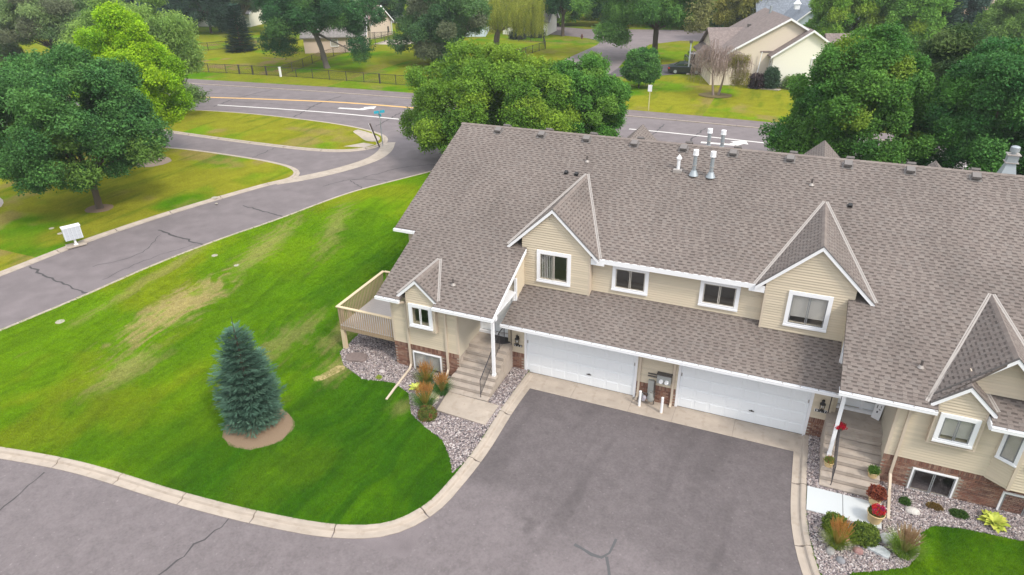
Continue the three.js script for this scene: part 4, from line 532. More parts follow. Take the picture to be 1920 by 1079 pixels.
{ const x = 17.75, z = -9.35, y = yMain(ZR) - 0.15, g = new THREE.CylinderGeometry(0.2, 0.42, 0.62, 4).rotateY(Math.PI / 4).translate(x, y + 0.31, z), m = part('chimney', metres(g), M.metal, house, 'square metal chimney at the right end of the ridge'); part('chimney_box', metres(B(x - 0.19, x + 0.19, y + 0.6, y + 0.92, z - 0.19, z + 0.19)), M.metal, m); part('chimney_rim', metres(merge([B(x - 0.24, x + 0.24, y + 0.9, y + 0.93, z - 0.24, z + 0.24), B(x - 0.24, x + 0.24, y + 0.58, y + 0.61, z - 0.24, z + 0.24)])), M.flash, m); part('chimney_cap', merge([cyl([x, y + 0.93, z], [x, y + 1.03, z], 0.09), cyl([x, y + 1.03, z], [x, y + 1.2, z], 0.17, 0.17, 14), new THREE.SphereGeometry(0.17, 14, 6, 0, 6.3, 0, 1.57).scale(1, 0.4, 1).translate(x, y + 1.2, z)]), M.metal, m); }


// ---------------------------------------------------------------- steps, railings, deck
for (const [s, x0, label, zb, n, top] of [[1, -2.6, 'left', 2.8, 8, 1.36], [-1, 14.2, 'right', 2.78, 8, 1.36]]) {
  const X = (d) => x0 + s * d, W = 1.92, t = thing('entry_steps', 'concrete steps with a landing at the ' + label + ' front door', 'steps', [0, 0, 0]);
  const bx = (d0, d1, y0, y1, z0, z1) => B(Math.min(X(d0), X(d1)), Math.max(X(d0), X(d1)), y0, y1, z0, z1), h = top / n, tr = 0.3;
  for (let i = 0; i < n - 1; i++) { const z1 = zb - i * tr, wide = i < 3 ? (s > 0 ? -0.12 * (3 - i) : -0.0) : 0.0; part('step', metres(merge([bx(wide + 0.03, W - 0.06, (i) * h + 0.02, (i + 1) * h - 0.03, 0.4, z1 - 0.012), bx(wide + 0.03, W - 0.06, (i + 1) * h - 0.03, (i + 1) * h, z1 - tr - 0.015, z1)])), M.step, t); 
    part('step_cheek', metres(bx(W - 0.06, W, 0, (i + 1) * h - 0.004, z1 - tr, z1 - 0.005)), M.concrete, t); }
  part('landing', metres(bx(0.03, W, 0.02, top, -0.53, zb - (n - 1) * tr)), M.step, t);
  // railing
  const rx = X(W - 0.37), r = thing('stair_railing', 'thin dark metal railing beside the ' + label + ' entry steps', 'railing', [0, 0, 0]);
  const zA = 2.66, zB = 0.62, yA = 0.17, yB = 1.36, H = 0.86, top1 = [rx, yB + H, zB], bot = [rx, yA + H, zA];
  part('handrail', merge([bar(bot, top1, 0.035, 0.03), bar(top1, [rx, yB + H, 0.06], 0.035, 0.03), bar([rx, yB + H, 0.06], [X(W - 0.04), yB + H, 0.06], 0.035, 0.03)]), M.iron, r);
  part('bottom_rail', merge([bar([rx, yA + 0.14, zA], [rx, yB + 0.14, zB], 0.022)]), M.iron, r); for (const [x, y, z] of [[rx, yA, zA], [rx, yB, zB], [X(W - 0.04), yB, 0.06], [rx, yB, 0.06]]) part('railing_post', cyl([x, y, z], [x, y + H + 0.02, z], 0.017), M.iron, r);
  for (let i = 1; i < 19; i++) { const k = i / 19, z = lerp(zA, zB, k), y = lerp(yA, yB, k); part('baluster', cyl([rx, y + 0.14, z], [rx, y + H, z], 0.0075, 0.0075, 5), M.iron, r); }
  for (let i = 1; i < 5; i++) { const z = lerp(zB, 0.06, i / 5); part('baluster', cyl([rx, yB + 0.02, z], [rx, yB + H, z], 0.0075, 0.0075, 5), M.iron, r); }
}
{ const t = thing('doormat', 'black half round doormat on the left landing', 'doormat', [-1.28, 1.362, -0.36]); const g = new THREE.CylinderGeometry(0.58, 0.58, 0.02, 26, 1, false, -Math.PI / 2, Math.PI); g.translate(0, 0.01, 0); part('mat_pile', g, M.black, t); part('mat_edge', new THREE.TorusGeometry(0.56, 0.02, 6, 22, Math.PI).rotateX(Math.PI / 2).translate(0, 0.015, 0), M.iron, t); }
{ const t = thing('porch_sign', 'narrow white board with dark lettering leaning on the right landing', 'sign', [13.93, 1.37, -0.2], -0.55); const g = B(-0.15, 0.15, 0, 1.25, -0.012, 0.012); const m = part('board', metres(g), M.white, t); m.rotation.x = -0.2;
  // dark painted marks as on the board: two blocks of lettering too small to read in the photograph
  for (const [x, y, w, h] of [[-0.08, 1.02, 0.1, 0.14], [0.05, 1.0, 0.09, 0.1], [-0.07, 0.86, 0.08, 0.09], [0.04, 0.84, 0.11, 0.06], [0.0, 0.72, 0.12, 0.07], [-0.06, 0.5, 0.025, 0.14], [0.05, 0.42, 0.06, 0.03], [-0.01, 0.3, 0.05, 0.08], [0.07, 0.55, 0.02, 0.1]]) part('lettering', metres(B(x - w / 2, x + w / 2, y - h / 2, y + h / 2, 0.012, 0.014)), M.dark, m); }
{ // deck
  const t = thing('wooden_deck', 'raised wooden deck with pale baluster railing on the left end', 'deck', [0, 0, 0]), x0 = -8.75, x1 = -5.76, z0 = -2.3, z1 = 1.6, y = 1.48;
  for (let i = 0, z = z0; z < z1 - 0.06; z += 0.146, i++) part('deck_board', metres(B(x0, i * 0 + (z < -1.96 ? -6.9 : x1), y - 0.035, y + rr(0, 0.003), z, z + 0.138)), M.deck, t);
  part('rim_joist', metres(B(x0 - 0.04, x1, y - 0.28, y - 0.036, z1 - 0.04, z1)), M.wood, t); part('rim_joist', metres(B(x0 - 0.04, x0, y - 0.28, y - 0.036, z0, z1 - 0.04)), M.wood, t); for (let z = z0 + 0.3; z < z1; z += 0.6) part('joist', metres(B(x0, x1, y - 0.24, y - 0.036, z, z + 0.04)), M.wood, t);
  for (const [x, z] of [[-8.74, 1.5], [-8.74, -2.2]]) part('deck_post', metres(B(x - 0.09, x + 0.09, 0.05, y - 0.28, z - 0.09, z + 0.09)), M.woodpale, t);
  const ry = 2.44; part('top_rail', metres(B(x0 - 0.09, x1, ry, ry + 0.04, z1 - 0.05, z1 + 0.09)), M.woodpale, t); part('top_rail', metres(B(x0 - 0.09, x0 + 0.05, ry, ry + 0.04, z0, z1 - 0.05)), M.woodpale, t); part('top_rail', metres(B(x0 + 0.05, -6.9, ry, ry + 0.04, z0 - 0.05, z0 + 0.08)), M.woodpale, t);
  for (let x = x0; x < x1; x += 0.118) part('baluster', metres(B(x, x + 0.035, y - 0.2, ry, z1 + 0.003, z1 + 0.038)), M.wood, t); for (let z = z0 + 0.06; z < z1; z += 0.118) part('baluster', metres(B(x0 - 0.08, x0 - 0.045, y - 0.2, ry, z, z + 0.035)), M.wood, t); for (let x = x0 + 0.1; x < -6.95; x += 0.118) part('baluster', metres(B(x, x + 0.035, y - 0.2, ry, z0 - 0.04, z0 - 0.005)), M.wood, t);
}
// meters between the garage doors
{ const g = mat([0.36, 0.37, 0.36], 0.5, { metalness: 0.3 }), t = thing('electric_meter', 'grey electric meter box with two round dials on the brick pier', 'electric meter', [0, 0, 0]);
  part('meter_box', metres(B(5.85, 6.42, 1.13, 1.55, 0.03, 0.24)), g, t); part('box_lid', metres(B(5.83, 6.44, 1.55, 1.58, 0.02, 0.27)), M.darkgrey, t); for (const x of [6.03, 6.26]) { part('meter_dial', cyl([x, 1.27, 0.24], [x, 1.27, 0.33], 0.085, 0.08, 18), M.white, t); part('meter_glass', new THREE.SphereGeometry(0.075, 14, 8, 0, 6.3, 0, 1.57).rotateX(Math.PI / 2).translate(x, 1.27, 0.33), M.glass, t); }
  part('conduit', merge([cyl([5.78, 0.12, 0.1], [5.78, 1.1, 0.1], 0.02), cyl([5.45, 1.42, 0.08], [5.85, 1.42, 0.08], 0.03), cyl([5.45, 1.3, 0.08], [5.85, 1.3, 0.08], 0.03)]), M.darkgrey, t); part('service_duct', metres(B(5.5, 5.74, 0.4, 1.12, 0.03, 0.16)), g, t);
  const q = thing('gas_meter', 'grey gas meters and pipes at the foot of the brick pier', 'gas meter', [0, 0, 0]);
  part('meter_body', merge([new THREE.SphereGeometry(0.15, 14, 10).scale(1, 1.2, 0.7).translate(5.68, 0.34, 0.32), new THREE.CylinderGeometry(0.1, 0.13, 0.2, 14).translate(5.68, 0.53, 0.32)]), g, q); part('meter_body', merge([new THREE.SphereGeometry(0.11, 12, 9).translate(5.42, 0.34, 0.34), new THREE.CylinderGeometry(0.075, 0.075, 0.12, 14).rotateX(Math.PI / 2).translate(5.42, 0.34, 0.43)]), mat([0.33, 0.31, 0.36], 0.5), q);
  part('gas_pipe', merge([cyl([5.3, 0.06, 0.3], [5.3, 0.55, 0.3], 0.02), cyl([5.3, 0.55, 0.3], [5.55, 0.55, 0.3], 0.02), cyl([5.55, 0.55, 0.3], [5.55, 0.4, 0.3], 0.02), cyl([5.82, 0.06, 0.3], [5.82, 0.62, 0.3], 0.024), cyl([5.82, 0.62, 0.3], [5.64, 0.62, 0.3], 0.024), cyl([5.3, 0.2, 0.3], [5.42, 0.2, 0.3], 0.018)]), M.darkgrey, q); part('regulator', new THREE.CylinderGeometry(0.09, 0.09, 0.035, 16).rotateX(Math.PI / 2).translate(5.3, 0.46, 0.36), M.metal, q);
  for (const [x, z, l] of [[5.29, 0.56, 'left'], [6.23, 0.66, 'right']]) { const b = thing('bollard', 'short white pipe bollard guarding the meters, ' + l + ' one', 'bollard', [x, 0.0, z]); part('pipe', cyl([0, 0, 0], [0, 0.78, 0], 0.055, 0.055, 14), M.white, b); part('pipe_cap', new THREE.SphereGeometry(0.057, 14, 6, 0, 6.3, 0, 1.57).scale(1, 0.3, 1).translate(0, 0.78, 0), M.white, b); part('base_collar', cyl([0, 0.01, 0], [0, 0.04, 0], 0.075, 0.07, 14), M.trim, b); } }
// mailbox
{ const t = thing('mailbox', 'white cluster mailbox on a pole beside the side road', 'mailbox', [-32.35, 0.1, -2.3], 1.12), L = (n, g, m) => part(n, g, m, t); t.scale.setScalar(0.74); L('concrete_pad', metres(B(-0.75, 0.75, -0.05, 0.03, -0.6, 0.45)), M.concrete); L('pole', metres(B(-0.08, 0.08, 0.03, 0.75, -0.08, 0.08)), M.white); L('pole_base', metres(B(-0.16, 0.16, 0.03, 0.08, -0.16, 0.16)), M.white);
  const c = L('cabinet', metres(B(-0.68, 0.68, 0.6, 1.72, -0.3, 0.3)), mat([0.62, 0.65, 0.70], 0.5)); part('cabinet_roof', metres(B(-0.72, 0.72, 1.72, 1.78, -0.34, 0.36)), M.white, c); for (let i = 0; i < 4; i++) for (let j = 0; j < 4; j++) { const d = part('letter_door', metres(B(-0.6 + i * 0.31, -0.33 + i * 0.31, 0.68 + j * 0.25, 0.9 + j * 0.25, 0.3, 0.33)), mat([0.50, 0.53, 0.58], 0.5), c); } for (let i = 0; i < 4; i++) for (let j = 0; j < 4; j++) part('lock', cyl([-0.38 + i * 0.31, 0.77 + j * 0.25, 0.315], [-0.38 + i * 0.31, 0.77 + j * 0.25, 0.33], 0.018, 0.018, 8), M.darkgrey, c); }
// signs, stake, lamp
{ const b = mat([0.03, 0.38, 0.52], 0.5), t = thing('street_sign', 'two turquoise street name blades on a grey pole at the corner', 'street sign', [-26.0, 0.1, -28.85]); part('pole', cyl([0, 0, 0], [0, 3.0, 0], 0.045), M.metal, t); part('name_blade', metres(new THREE.BoxGeometry(1.0, 0.24, 0.03).rotateY(0.9).translate(0, 3.12, 0)), b, t); part('name_blade', metres(new THREE.BoxGeometry(1.0, 0.24, 0.03).rotateY(-0.7).translate(0, 2.88, 0)), b, t); part('stop_panel', metres(new THREE.CylinderGeometry(0.36, 0.36, 0.02, 8).rotateZ(Math.PI / 2).rotateY(0.5).translate(0, 2.2, 0)), mat([0.30, 0.31, 0.30], 0.5), t); part('blade_bracket', B(-0.05, 0.05, 2.7, 3.26, -0.05, 0.05), M.metal, t);
  const s = thing('marker_stake', 'dark wooden stake leaning over at the corner kerb', 'stake', [-26.0, 0.1, -28.3]); part('stake', bar([0, 0, 0], [-0.72, 2.15, 0.1], 0.10), mat([0.07, 0.05, 0.045], 0.9), s); part('white_strip', bar([-0.16, 0.25, 0.1], [-0.80, 2.15, 0.16], 0.03, 0.02), M.white, s);
  const r = thing('road_sign', 'small pale road sign on a thin post across the street', 'road sign', [-5.9, 0.03, -50.9]); part('post', cyl([0, 0, 0], [0, 2.5, 0], 0.05), mat([0.55, 0.50, 0.30], 0.6), r); part('sign_panel', metres(B(-0.22, 0.22, 2.05, 2.75, 0.05, 0.075)), M.white, r); part('sign_back_brace', B(-0.15, 0.15, 2.3, 2.35, 0.03, 0.05), M.metal, r);
  const l = thing('lamp_post', 'tall pale lamp post by the dark driveway across the street', 'lamp post', [-5.46, 0.03, -73.0]); part('pole', cyl([0, 0, 0], [0, 4.1, 0], 0.11, 0.08), mat([0.45, 0.5, 0.55], 0.5), l); part('lamp_head', metres(B(-0.2, 0.2, 4.1, 4.4, -0.2, 0.2)), M.darkgrey, l); part('pole_base', cyl([0, 0, 0], [0, 0.2, 0], 0.25, 0.2), M.concrete, l);
  const h = thing('fire_hydrant', 'small dark hydrant by the far street', 'fire hydrant', [-29.5, 0.03, -101.3]); part('barrel', merge([cyl([0, 0, 0], [0, 0.65, 0], 0.16), cyl([-0.25, 0.42, 0], [0.25, 0.42, 0], 0.08)]), mat([0.12, 0.05, 0.05], 0.6), h); part('bonnet', new THREE.SphereGeometry(0.17, 10, 6).translate(0, 0.66, 0), mat([0.12, 0.05, 0.05], 0.6), h); }
// fences: posts, rails and wire mesh
const fenceM = mat([0.045, 0.04, 0.035], 0.7), meshT = (() => { const n = 64, d = new Uint8Array(n * n * 4); for (let y = 0; y < n; y++) for (let x = 0; x < n; x++) { const a = (x + y) % 32, b = (x - y + 64) % 32, i = (y * n + x) * 4, on = a < 4 || b < 4; d[i] = d[i + 1] = d[i + 2] = on ? 255 : 0; d[i + 3] = 255; } const t = new THREE.DataTexture(d, n, n); t.wrapS = t.wrapT = THREE.RepeatWrapping; t.magFilter = THREE.LinearFilter; t.needsUpdate = true; t.repeat.set(7, 7); return t; })();
const wireM = mat([0.03, 0.03, 0.028], 0.7, { alphaMap: meshT, transparent: true, side: THREE.DoubleSide });
function fence(name, label, pts, h, gap, thick = []) {
  const t = thing(name, label, 'fence', [0, 0, 0]);
  for (let s = 0; s < pts.length - 1; s++) { const [a, b] = [pts[s], pts[s + 1]], L = Math.hypot(b[0] - a[0], b[1] - a[1]), n = Math.max(1, Math.round(L / gap));
    for (let i = 0; i <= n; i++) { if (i === n && s < pts.length - 2) continue; const k = i / n, x = lerp(a[0], b[0], k), z = lerp(a[1], b[1], k), th = thick.some(([tx, tz]) => Math.hypot(tx - x, tz - z) < gap * 0.5); part('fence_post', cyl([x, 0, z], [x, h + 0.06, z], th ? 0.11 : 0.05, th ? 0.11 : 0.05, 8), fenceM, t); }
    part('fence_rail', bar([a[0], h, a[1]], [b[0], h, b[1]], 0.05), fenceM, t); part('fence_rail', bar([a[0], 0.1, a[1]], [b[0], 0.1, b[1]], 0.035), fenceM, t);
    const g = new THREE.BufferGeometry(); g.setAttribute('position', new THREE.BufferAttribute(new Float32Array([a[0], 0.08, a[1], b[0], 0.08, b[1], b[0], h, b[1], a[0], h, a[1]]), 3)); g.setAttribute('uv', new THREE.BufferAttribute(new Float32Array([0, 0, L, 0, L, h, 0, h]), 2)); g.setIndex([0, 1, 2, 0, 2, 3]); g.computeVertexNormals(); part('wire_mesh', g, wireM, t); }
}
fence('chain_link_fence', 'long black chain link fence along the far side of the street', [[-74, -52.6], [-68, -53.2], [-58.9, -54.0], [-45, -54.1], [-30, -54.0], [-26, -56]], 1.25, 2.55, [[-65.6, -53.4], [-63.2, -53.6], [-61, -53.8], [-58.9, -54], [-42, -54.1], [-38, -54.1]]);
fence('chain_link_fence', 'black chain link fence running back between two yards', [[-58.95, -54.2], [-60.2, -60.7], [-61.8, -67.2], [-62.0, -74], [-62.6, -90]], 1.25, 3.2);
fence('chain_link_fence', 'dark fence at the back of the left yard', [[-98, -62], [-87, -69], [-82, -77], [-79, -86]], 1.3, 3);
fence('chain_link_fence', 'green mesh fence round the yard under the willow', [[-33.0, -76.5], [-31.75, -88.2], [-34.8, -95.5], [-39.5, -95.0]], 1.2, 2.4);
fence('picket_fence', 'dark picket fence below the pink roofed house', [[-70, -86], [-67.5, -89], [-63.5, -92]], 1.2, 1.2);
{ const t = thing('utility_pedestal', 'white utility marker post at the fence corner', 'marker post', [-58.5, 0.03, -53.6]); part('post', metres(B(-0.11, 0.11, 0, 1.25, -0.11, 0.11)), M.white, t); part('post_cap', metres(B(-0.14, 0.14, 1.25, 1.31, -0.14, 0.14)), M.white, t); }

// ---------------------------------------------------------------- flower pots, stones
const potM = mat([0.62, 0.46, 0.24], 0.6), soilM = mat([0.04, 0.028, 0.02], 1);
function leafCluster(n, len, wid, rad, up = 0.5) { const P = []; for (let i = 0; i < n; i++) { const o = V(rr(-1, 1), rr(-0.7, 0.7), rr(-1, 1)).multiplyScalar(rad), d = V(rr(-1, 1), rr(-0.6, 0.8), rr(-1, 1)).normalize(), nn = V(rr(-1, 1), up + rr(0, 1), rr(-1, 1)).normalize(), s = d.clone().cross(nn).normalize(), l = len * rr(0.7, 1.3), w = wid * rr(0.7, 1.3); const a = o, b = o.clone().addScaledVector(d, l * 0.5).addScaledVector(s, w * 0.5).addScaledVector(nn, l * 0.08), c = o.clone().addScaledVector(d, l).addScaledVector(nn, -l * 0.12), e = o.clone().addScaledVector(d, l * 0.5).addScaledVector(s, -w * 0.5).addScaledVector(nn, l * 0.08); P.push([...a.toArray(), ...b.toArray(), ...c.toArray()], [...a.toArray(), ...c.toArray(), ...e.toArray()]); } return tris(P); }
const leafM = (rough = 0.75, tr = 0.35) => new THREE.MeshPhysicalMaterial({ color: 0xffffff, roughness: rough, transmission: tr, thickness: 0, side: THREE.DoubleSide, specularIntensity: 0.35 });
const LEAF = leafM(0.8, 0.3), NEEDLE = leafM(0.9, 0.1);
const smallLeafG = leafCluster(10, 0.06, 0.035, 0.05), tinyLeafG = leafCluster(10, 0.035, 0.022, 0.03);
function inst(name, parent, geo, m, list, label) { const I = shade(new THREE.InstancedMesh(geo, m, list.length)); const c = new THREE.Color(); list.forEach(([mm, col], i) => { I.setMatrixAt(i, mm); I.setColorAt(i, c.setRGB(...col)); }); I.name = numbered(name); I.userData = { kind: 'stuff' }; if (label) I.userData.label = label; parent.add(I); return I; }
const Q = new THREE.Quaternion(), EU = new THREE.Euler();
const xf = (p, e, s) => new THREE.Matrix4().compose(p, Q.setFromEuler(EU.set(...e)).clone(), Array.isArray(s) ? V(...s) : V(s, s, s));
function bushLeaves(parent, name, n, rx, ry, rz, cy, cols, geo, s0, s1) { const L = []; for (let i = 0; i < n; i++) { const d = V(rr(-1, 1), rr(-0.35, 1), rr(-1, 1)).normalize(), b = 0.82 + 0.25 * vn(d.x * 3 + 9 + cy * 3, d.z * 3 + d.y * 2 + rx * 7) , r = b * Math.pow(rnd(), 0.25); const c = mixc(cols[0], cols[1], rnd()); L.push([xf(V(d.x * rx * r, Math.max(0.02, cy + d.y * ry * r), d.z * rz * r), [rr(0, 6), rr(0, 6), rr(0, 6)], rr(s0, s1)), (cols[2] && rnd() < 0.12 ? cols[2] : c).map((q) => q * 1.35)]); } return inst(name, parent, geo, LEAF, L); }
function pot(label, pos, r, h, kind, cat = 'flower pot') {
  const t = thing('flower_pot', label, cat, pos, 0, undefined); const pts = [[0, 0], [r * 0.72, 0], [r * 0.78, h * 0.1], [r * 0.98, h * 0.86], [r * 1.08, h * 0.88], [r * 1.08, h], [r * 0.97, h], [r * 0.94, h * 0.85], [0, h * 0.84]].map(([x, y]) => new THREE.Vector2(x, y));
  part('pot', new THREE.LatheGeometry(pts, 28), potM, t); part('soil', new THREE.CylinderGeometry(r * 0.93, r * 0.93, 0.02, 20).translate(0, h * 0.87, 0), soilM, t);
  if (kind === 'red') { bushLeaves(t, 'foliage', 130, r * 0.95, 0.13, r * 0.95, h, [[0.04, 0.10, 0.02], [0.13, 0.14, 0.03]], smallLeafG, 0.8, 1.3); const L = []; for (let i = 0; i < 60; i++) { const a = rr(0, 6.28), d = Math.sqrt(rnd()) * r * 0.9; L.push([xf(V(Math.cos(a) * d, h + rr(0.06, 0.17), Math.sin(a) * d * 0.9), [rr(0, 6), rr(0, 6), rr(0, 6)], rr(0.8, 1.3)), rnd() < 0.25 ? [0.5, 0.02, 0.16] : [0.48, 0.02, 0.02]]); } inst('blossom', t, smallLeafG, LEAF, L); }
  if (kind === 'coleus') bushLeaves(t, 'foliage', 380, r * 1.25, 0.24, r * 1.25, h + 0.12, [[0.14, 0.035, 0.02], [0.26, 0.07, 0.035], [0.09, 0.02, 0.02]], smallLeafG, 0.9, 1.6);
  if (kind === 'green') bushLeaves(t, 'foliage', 200, r * 1.0, 0.13, r * 1.0, h + 0.03, [[0.03, 0.09, 0.01], [0.09, 0.17, 0.02]], tinyLeafG, 1, 1.8);
  if (kind === 'mixed') { bushLeaves(t, 'foliage', 160, r * 0.9, 0.11, r * 0.9, h + 0.02, [[0.10, 0.16, 0.03], [0.22, 0.22, 0.05], [0.42, 0.14, 0.07]], tinyLeafG, 1, 1.8); }
  return t; }
pot('cream pot of red flowers on the pale path', [13.98, 0.15, 3.86], 0.26, 0.4, 'red'); pot('cream pot of dark red foliage on the lowest right step', [14.02, 0.15, 2.98], 0.22, 0.32, 'coleus');
pot('cream pot with a small green plant by the right brick wall', [13.93, 0.51, 2.06], 0.18, 0.24, 'green'); pot('small grey pot of mixed flowers on the right steps behind the railing', [12.5, 0.51, 2.05], 0.17, 0.22, 'mixed');
{ const t = thing('hanging_basket', 'bright red geraniums hung on the right porch post', 'flower basket', [12.62, 1.95, 1.6]); t.scale.setScalar(0.8); part('basket', new THREE.LatheGeometry([[0, -0.16], [0.1, -0.15], [0.16, -0.02], [0.17, 0], [0, -0.02]].map(([x, y]) => new THREE.Vector2(x, y)), 18), M.darkgrey, t); part('hook', bar([-0.13, 0.12, 0.05], [0, 0.14, 0.02], 0.02), M.iron, t); const L = []; for (let i = 0; i < 150; i++) { const d = V(rr(-1, 1), rr(-0.2, 1), rr(-1, 1)).normalize().multiplyScalar(Math.pow(rnd(), 0.3)); L.push([xf(V(d.x * 0.23, 0.05 + d.y * 0.16, d.z * 0.2), [rr(0, 6), rr(0, 6), rr(0, 6)], rr(0.8, 1.4)), rnd() < 0.12 ? [0.05, 0.1, 0.02] : [rr(0.4, 0.6), 0.004, 0.03]]); } inst('blossom', t, smallLeafG, LEAF, L); }
function boulder(label, x, z, sx, sy, sz, col, turn = 0, flat = 1) { const t = thing('boulder', label, 'boulder', [x, yk - 0.02, z], turn); const g = new THREE.IcosahedronGeometry(1, 4), p = g.attributes.position; const o = x * 3.1 + z; for (let i = 0; i < p.count; i++) { const v = V(p.getX(i), p.getY(i), p.getZ(i)), k = 0.82 + 0.32 * fbm(v.x * 1.3 + o, v.y * 1.3 + v.z * 1.7 + 7, 3) ; if (flat < 1) { v.y = Math.min(v.y, flat * 0.6 + 0.06 * v.x); v.x = clamp(v.x, -0.8, 0.85); v.z = clamp(v.z, -0.8, 0.8); } p.setXYZ(i, v.x * sx * k, Math.max(-0.1, v.y * sy * k + sy * 0.35), v.z * sz * k); } g.computeVertexNormals();
  const T = tex(128, 128, (u, v) => { const k = 0.72 + 0.5 * fbm(u * 7 + o, v * 7, 4) + 0.2 * (hash(u * 128, v * 128 + o) - 0.5); return [col[0] * k, col[1] * k, col[2] * k]; }); part('stone', metres(g), mat([1, 1, 1], 0.9, { map: rep(T, 0.6), bumpMap: rep(grainT, 0.5), bumpScale: 0.01 }), t); }
boulder('pinkish boulder at the foot of the left grass clump', 13.1, 5.02, 0.16, 0.13, 0.15, [0.55, 0.26, 0.19]); boulder('reddish brown boulder between the two grass clumps', 13.46, 5.4, 0.17, 0.14, 0.15, [0.30, 0.17, 0.16]); boulder('long flat blue grey boulder in the right bed', 14.05, 5.15, 0.42, 0.18, 0.22, [0.47, 0.50, 0.52], -0.35, 0.7); boulder('pale grey boulder beside the right grass clump', 14.33, 4.55, 0.27, 0.2, 0.22, [0.50, 0.50, 0.49], 0.5, 0.85); boulder('small round blue grey boulder nearest the kerb', 12.95, 6.0, 0.15, 0.13, 0.14, [0.23, 0.23, 0.25]); boulder('grey boulder behind the left grass clump', 12.66, 5.75, 0.14, 0.15, 0.17, [0.33, 0.32, 0.31]); boulder('white boulder in front of the right basement window', 15.2, 2.9, 0.24, 0.14, 0.18, [0.60, 0.57, 0.54]); boulder('flat brown boulder under the wooden deck', -7.75, 2.05, 0.62, 0.16, 0.42, [0.20, 0.155, 0.145], 0.3, 0.8); boulder('tan flat boulder behind the left grass clumps', -2.95, 3.25, 0.26, 0.12, 0.3, [0.50, 0.41, 0.31], 0.2, 0.8); boulder('pale stone in the left gravel near the brick corner', -6.05, 2.55, 0.14, 0.1, 0.12, [0.5, 0.45, 0.45]);
// shrubs, hosta, ornamental grass
function shrub(label, x, z, rx, ry, rz, cols, n, geo = smallLeafG, s = [1, 1.7], name = 'shrub') { const t = thing(name, label, 'shrub', [x, yk, z]); const st = []; for (let i = 0; i < 9; i++) { const a = rr(0, 6.28); st.push(cyl([0, 0, 0], [Math.cos(a) * rx * 0.6, ry * 0.8, Math.sin(a) * rz * 0.6], 0.012, 0.006, 5)); } part('stem', merge(st), M.bark, t); bushLeaves(t, 'foliage', n, rx, ry, rz, ry * 0.45, cols, geo, s[0], s[1]); }
const SG = [[0.055, 0.095, 0.012], [0.13, 0.18, 0.025], [0.03, 0.06, 0.012]];
shrub('rounded green shrub against the kerb by the right path', 12.75, 4.72, 0.34, 0.42, 0.34, SG, 900); shrub('rounded green shrub in the middle of the right bed', 13.62, 4.82, 0.42, 0.42, 0.40, SG, 1200); shrub('clipped green shrub with reddish tips by the left slab', -2.55, 4.62, 0.36, 0.36, 0.36, [[0.05, 0.09, 0.015], [0.13, 0.15, 0.03], [0.20, 0.07, 0.035]], 1000);
shrub('small dark green groundcover beside the white boulder', 15.0, 2.55, 0.17, 0.12, 0.17, [[0.02, 0.07, 0.012], [0.06, 0.12, 0.02]], 240, tinyLeafG); shrub('rusty brown groundcover below the right basement window', 15.9, 2.42, 0.26, 0.08, 0.15, [[0.11, 0.06, 0.02], [0.16, 0.11, 0.03]], 320, tinyLeafG); shrub('low dark green groundcover in the right gravel', 16.62, 2.5, 0.27, 0.11, 0.19, [[0.025, 0.07, 0.012], [0.06, 0.11, 0.02]], 420, tinyLeafG); shrub('tiny lime plant in the left gravel', -5.9, 3.0, 0.12, 0.08, 0.12, [[0.2, 0.28, 0.03], [0.3, 0.36, 0.05]], 60, tinyLeafG);
function bladeG(w, len, bend) { const P = [], n = 5; for (let i = 0; i < n; i++) { const f = (t) => [bend * t * t * len, len * (t - 0.25 * bend * t * t), w * (1 - t * 0.92) / 2], [x0, y0, a] = f(i / n), [x1, y1, b] = f((i + 1) / n); P.push([x0, y0, -a, x0, y0, a, x1, y1, b], [x0, y0, -a, x1, y1, b, x1, y1, -b]); } return tris(P); }
const bladeA = bladeG(0.013, 1, 0.55), bladeB = bladeG(0.016, 1, 0.9); const plumeG = (() => { const P = []; for (let i = 0; i < 16; i++) { const y = i / 16 * 0.26, a = rr(0, 6.28), l = 0.035 * (1.2 - i / 18); P.push([0, y, 0, Math.cos(a) * l, y + 0.05, Math.sin(a) * l, 0, y + 0.03, 0.008], [0.006, y, 0, 0, y + 0.06, 0, -0.006, y + 0.02, 0]); } return tris(P); })();
function ornGrass(label, x, z, h, n, spread, g0, g1, plume) { const t = thing('ornamental_grass', label, 'ornamental grass', [x, yk, z]); const A = [], S = []; for (let i = 0; i < n; i++) { const a = rr(0, 6.28), d = Math.sqrt(rnd()) * spread * 0.4, l = h * rr(0.45, 0.8); A.push([xf(V(Math.cos(a) * d, 0, Math.sin(a) * d), [0, -a + rr(-0.5, 0.5), -rr(0, 0.35)], [l * 0.9, l, 1.2]), mixc(g0, g1, rnd()).map((q) => q * 1.5)]); }
  inst('blades', t, bladeA, LEAF, A); const pl = []; for (let i = 0; i < n * 0.24; i++) { const a = rr(0, 6.28), tilt = rr(0.05, 0.42), l = h * rr(0.85, 1.05); const top = V(Math.cos(a) * Math.sin(tilt) * l, Math.cos(tilt) * l, Math.sin(a) * Math.sin(tilt) * l); S.push(cyl([0, 0, 0], top.clone().multiplyScalar(0.8).toArray(), 0.004, 0.003, 4)); const q = new THREE.Quaternion().setFromUnitVectors(V(0, 1, 0), top.clone().normalize()); pl.push([new THREE.Matrix4().compose(top.clone().multiplyScalar(0.74), q, V(1, rr(0.9, 1.3), 1)), mixc(plume[0], plume[1], rnd())]); } part('stem', merge(S), mat(mixc(g1, plume[0], 0.4), 0.9), t); inst('plume', t, plumeG, LEAF, pl); }
const OR = [[0.52, 0.25, 0.06], [0.62, 0.38, 0.13]], PK = [[0.44, 0.29, 0.16], [0.54, 0.40, 0.25]];
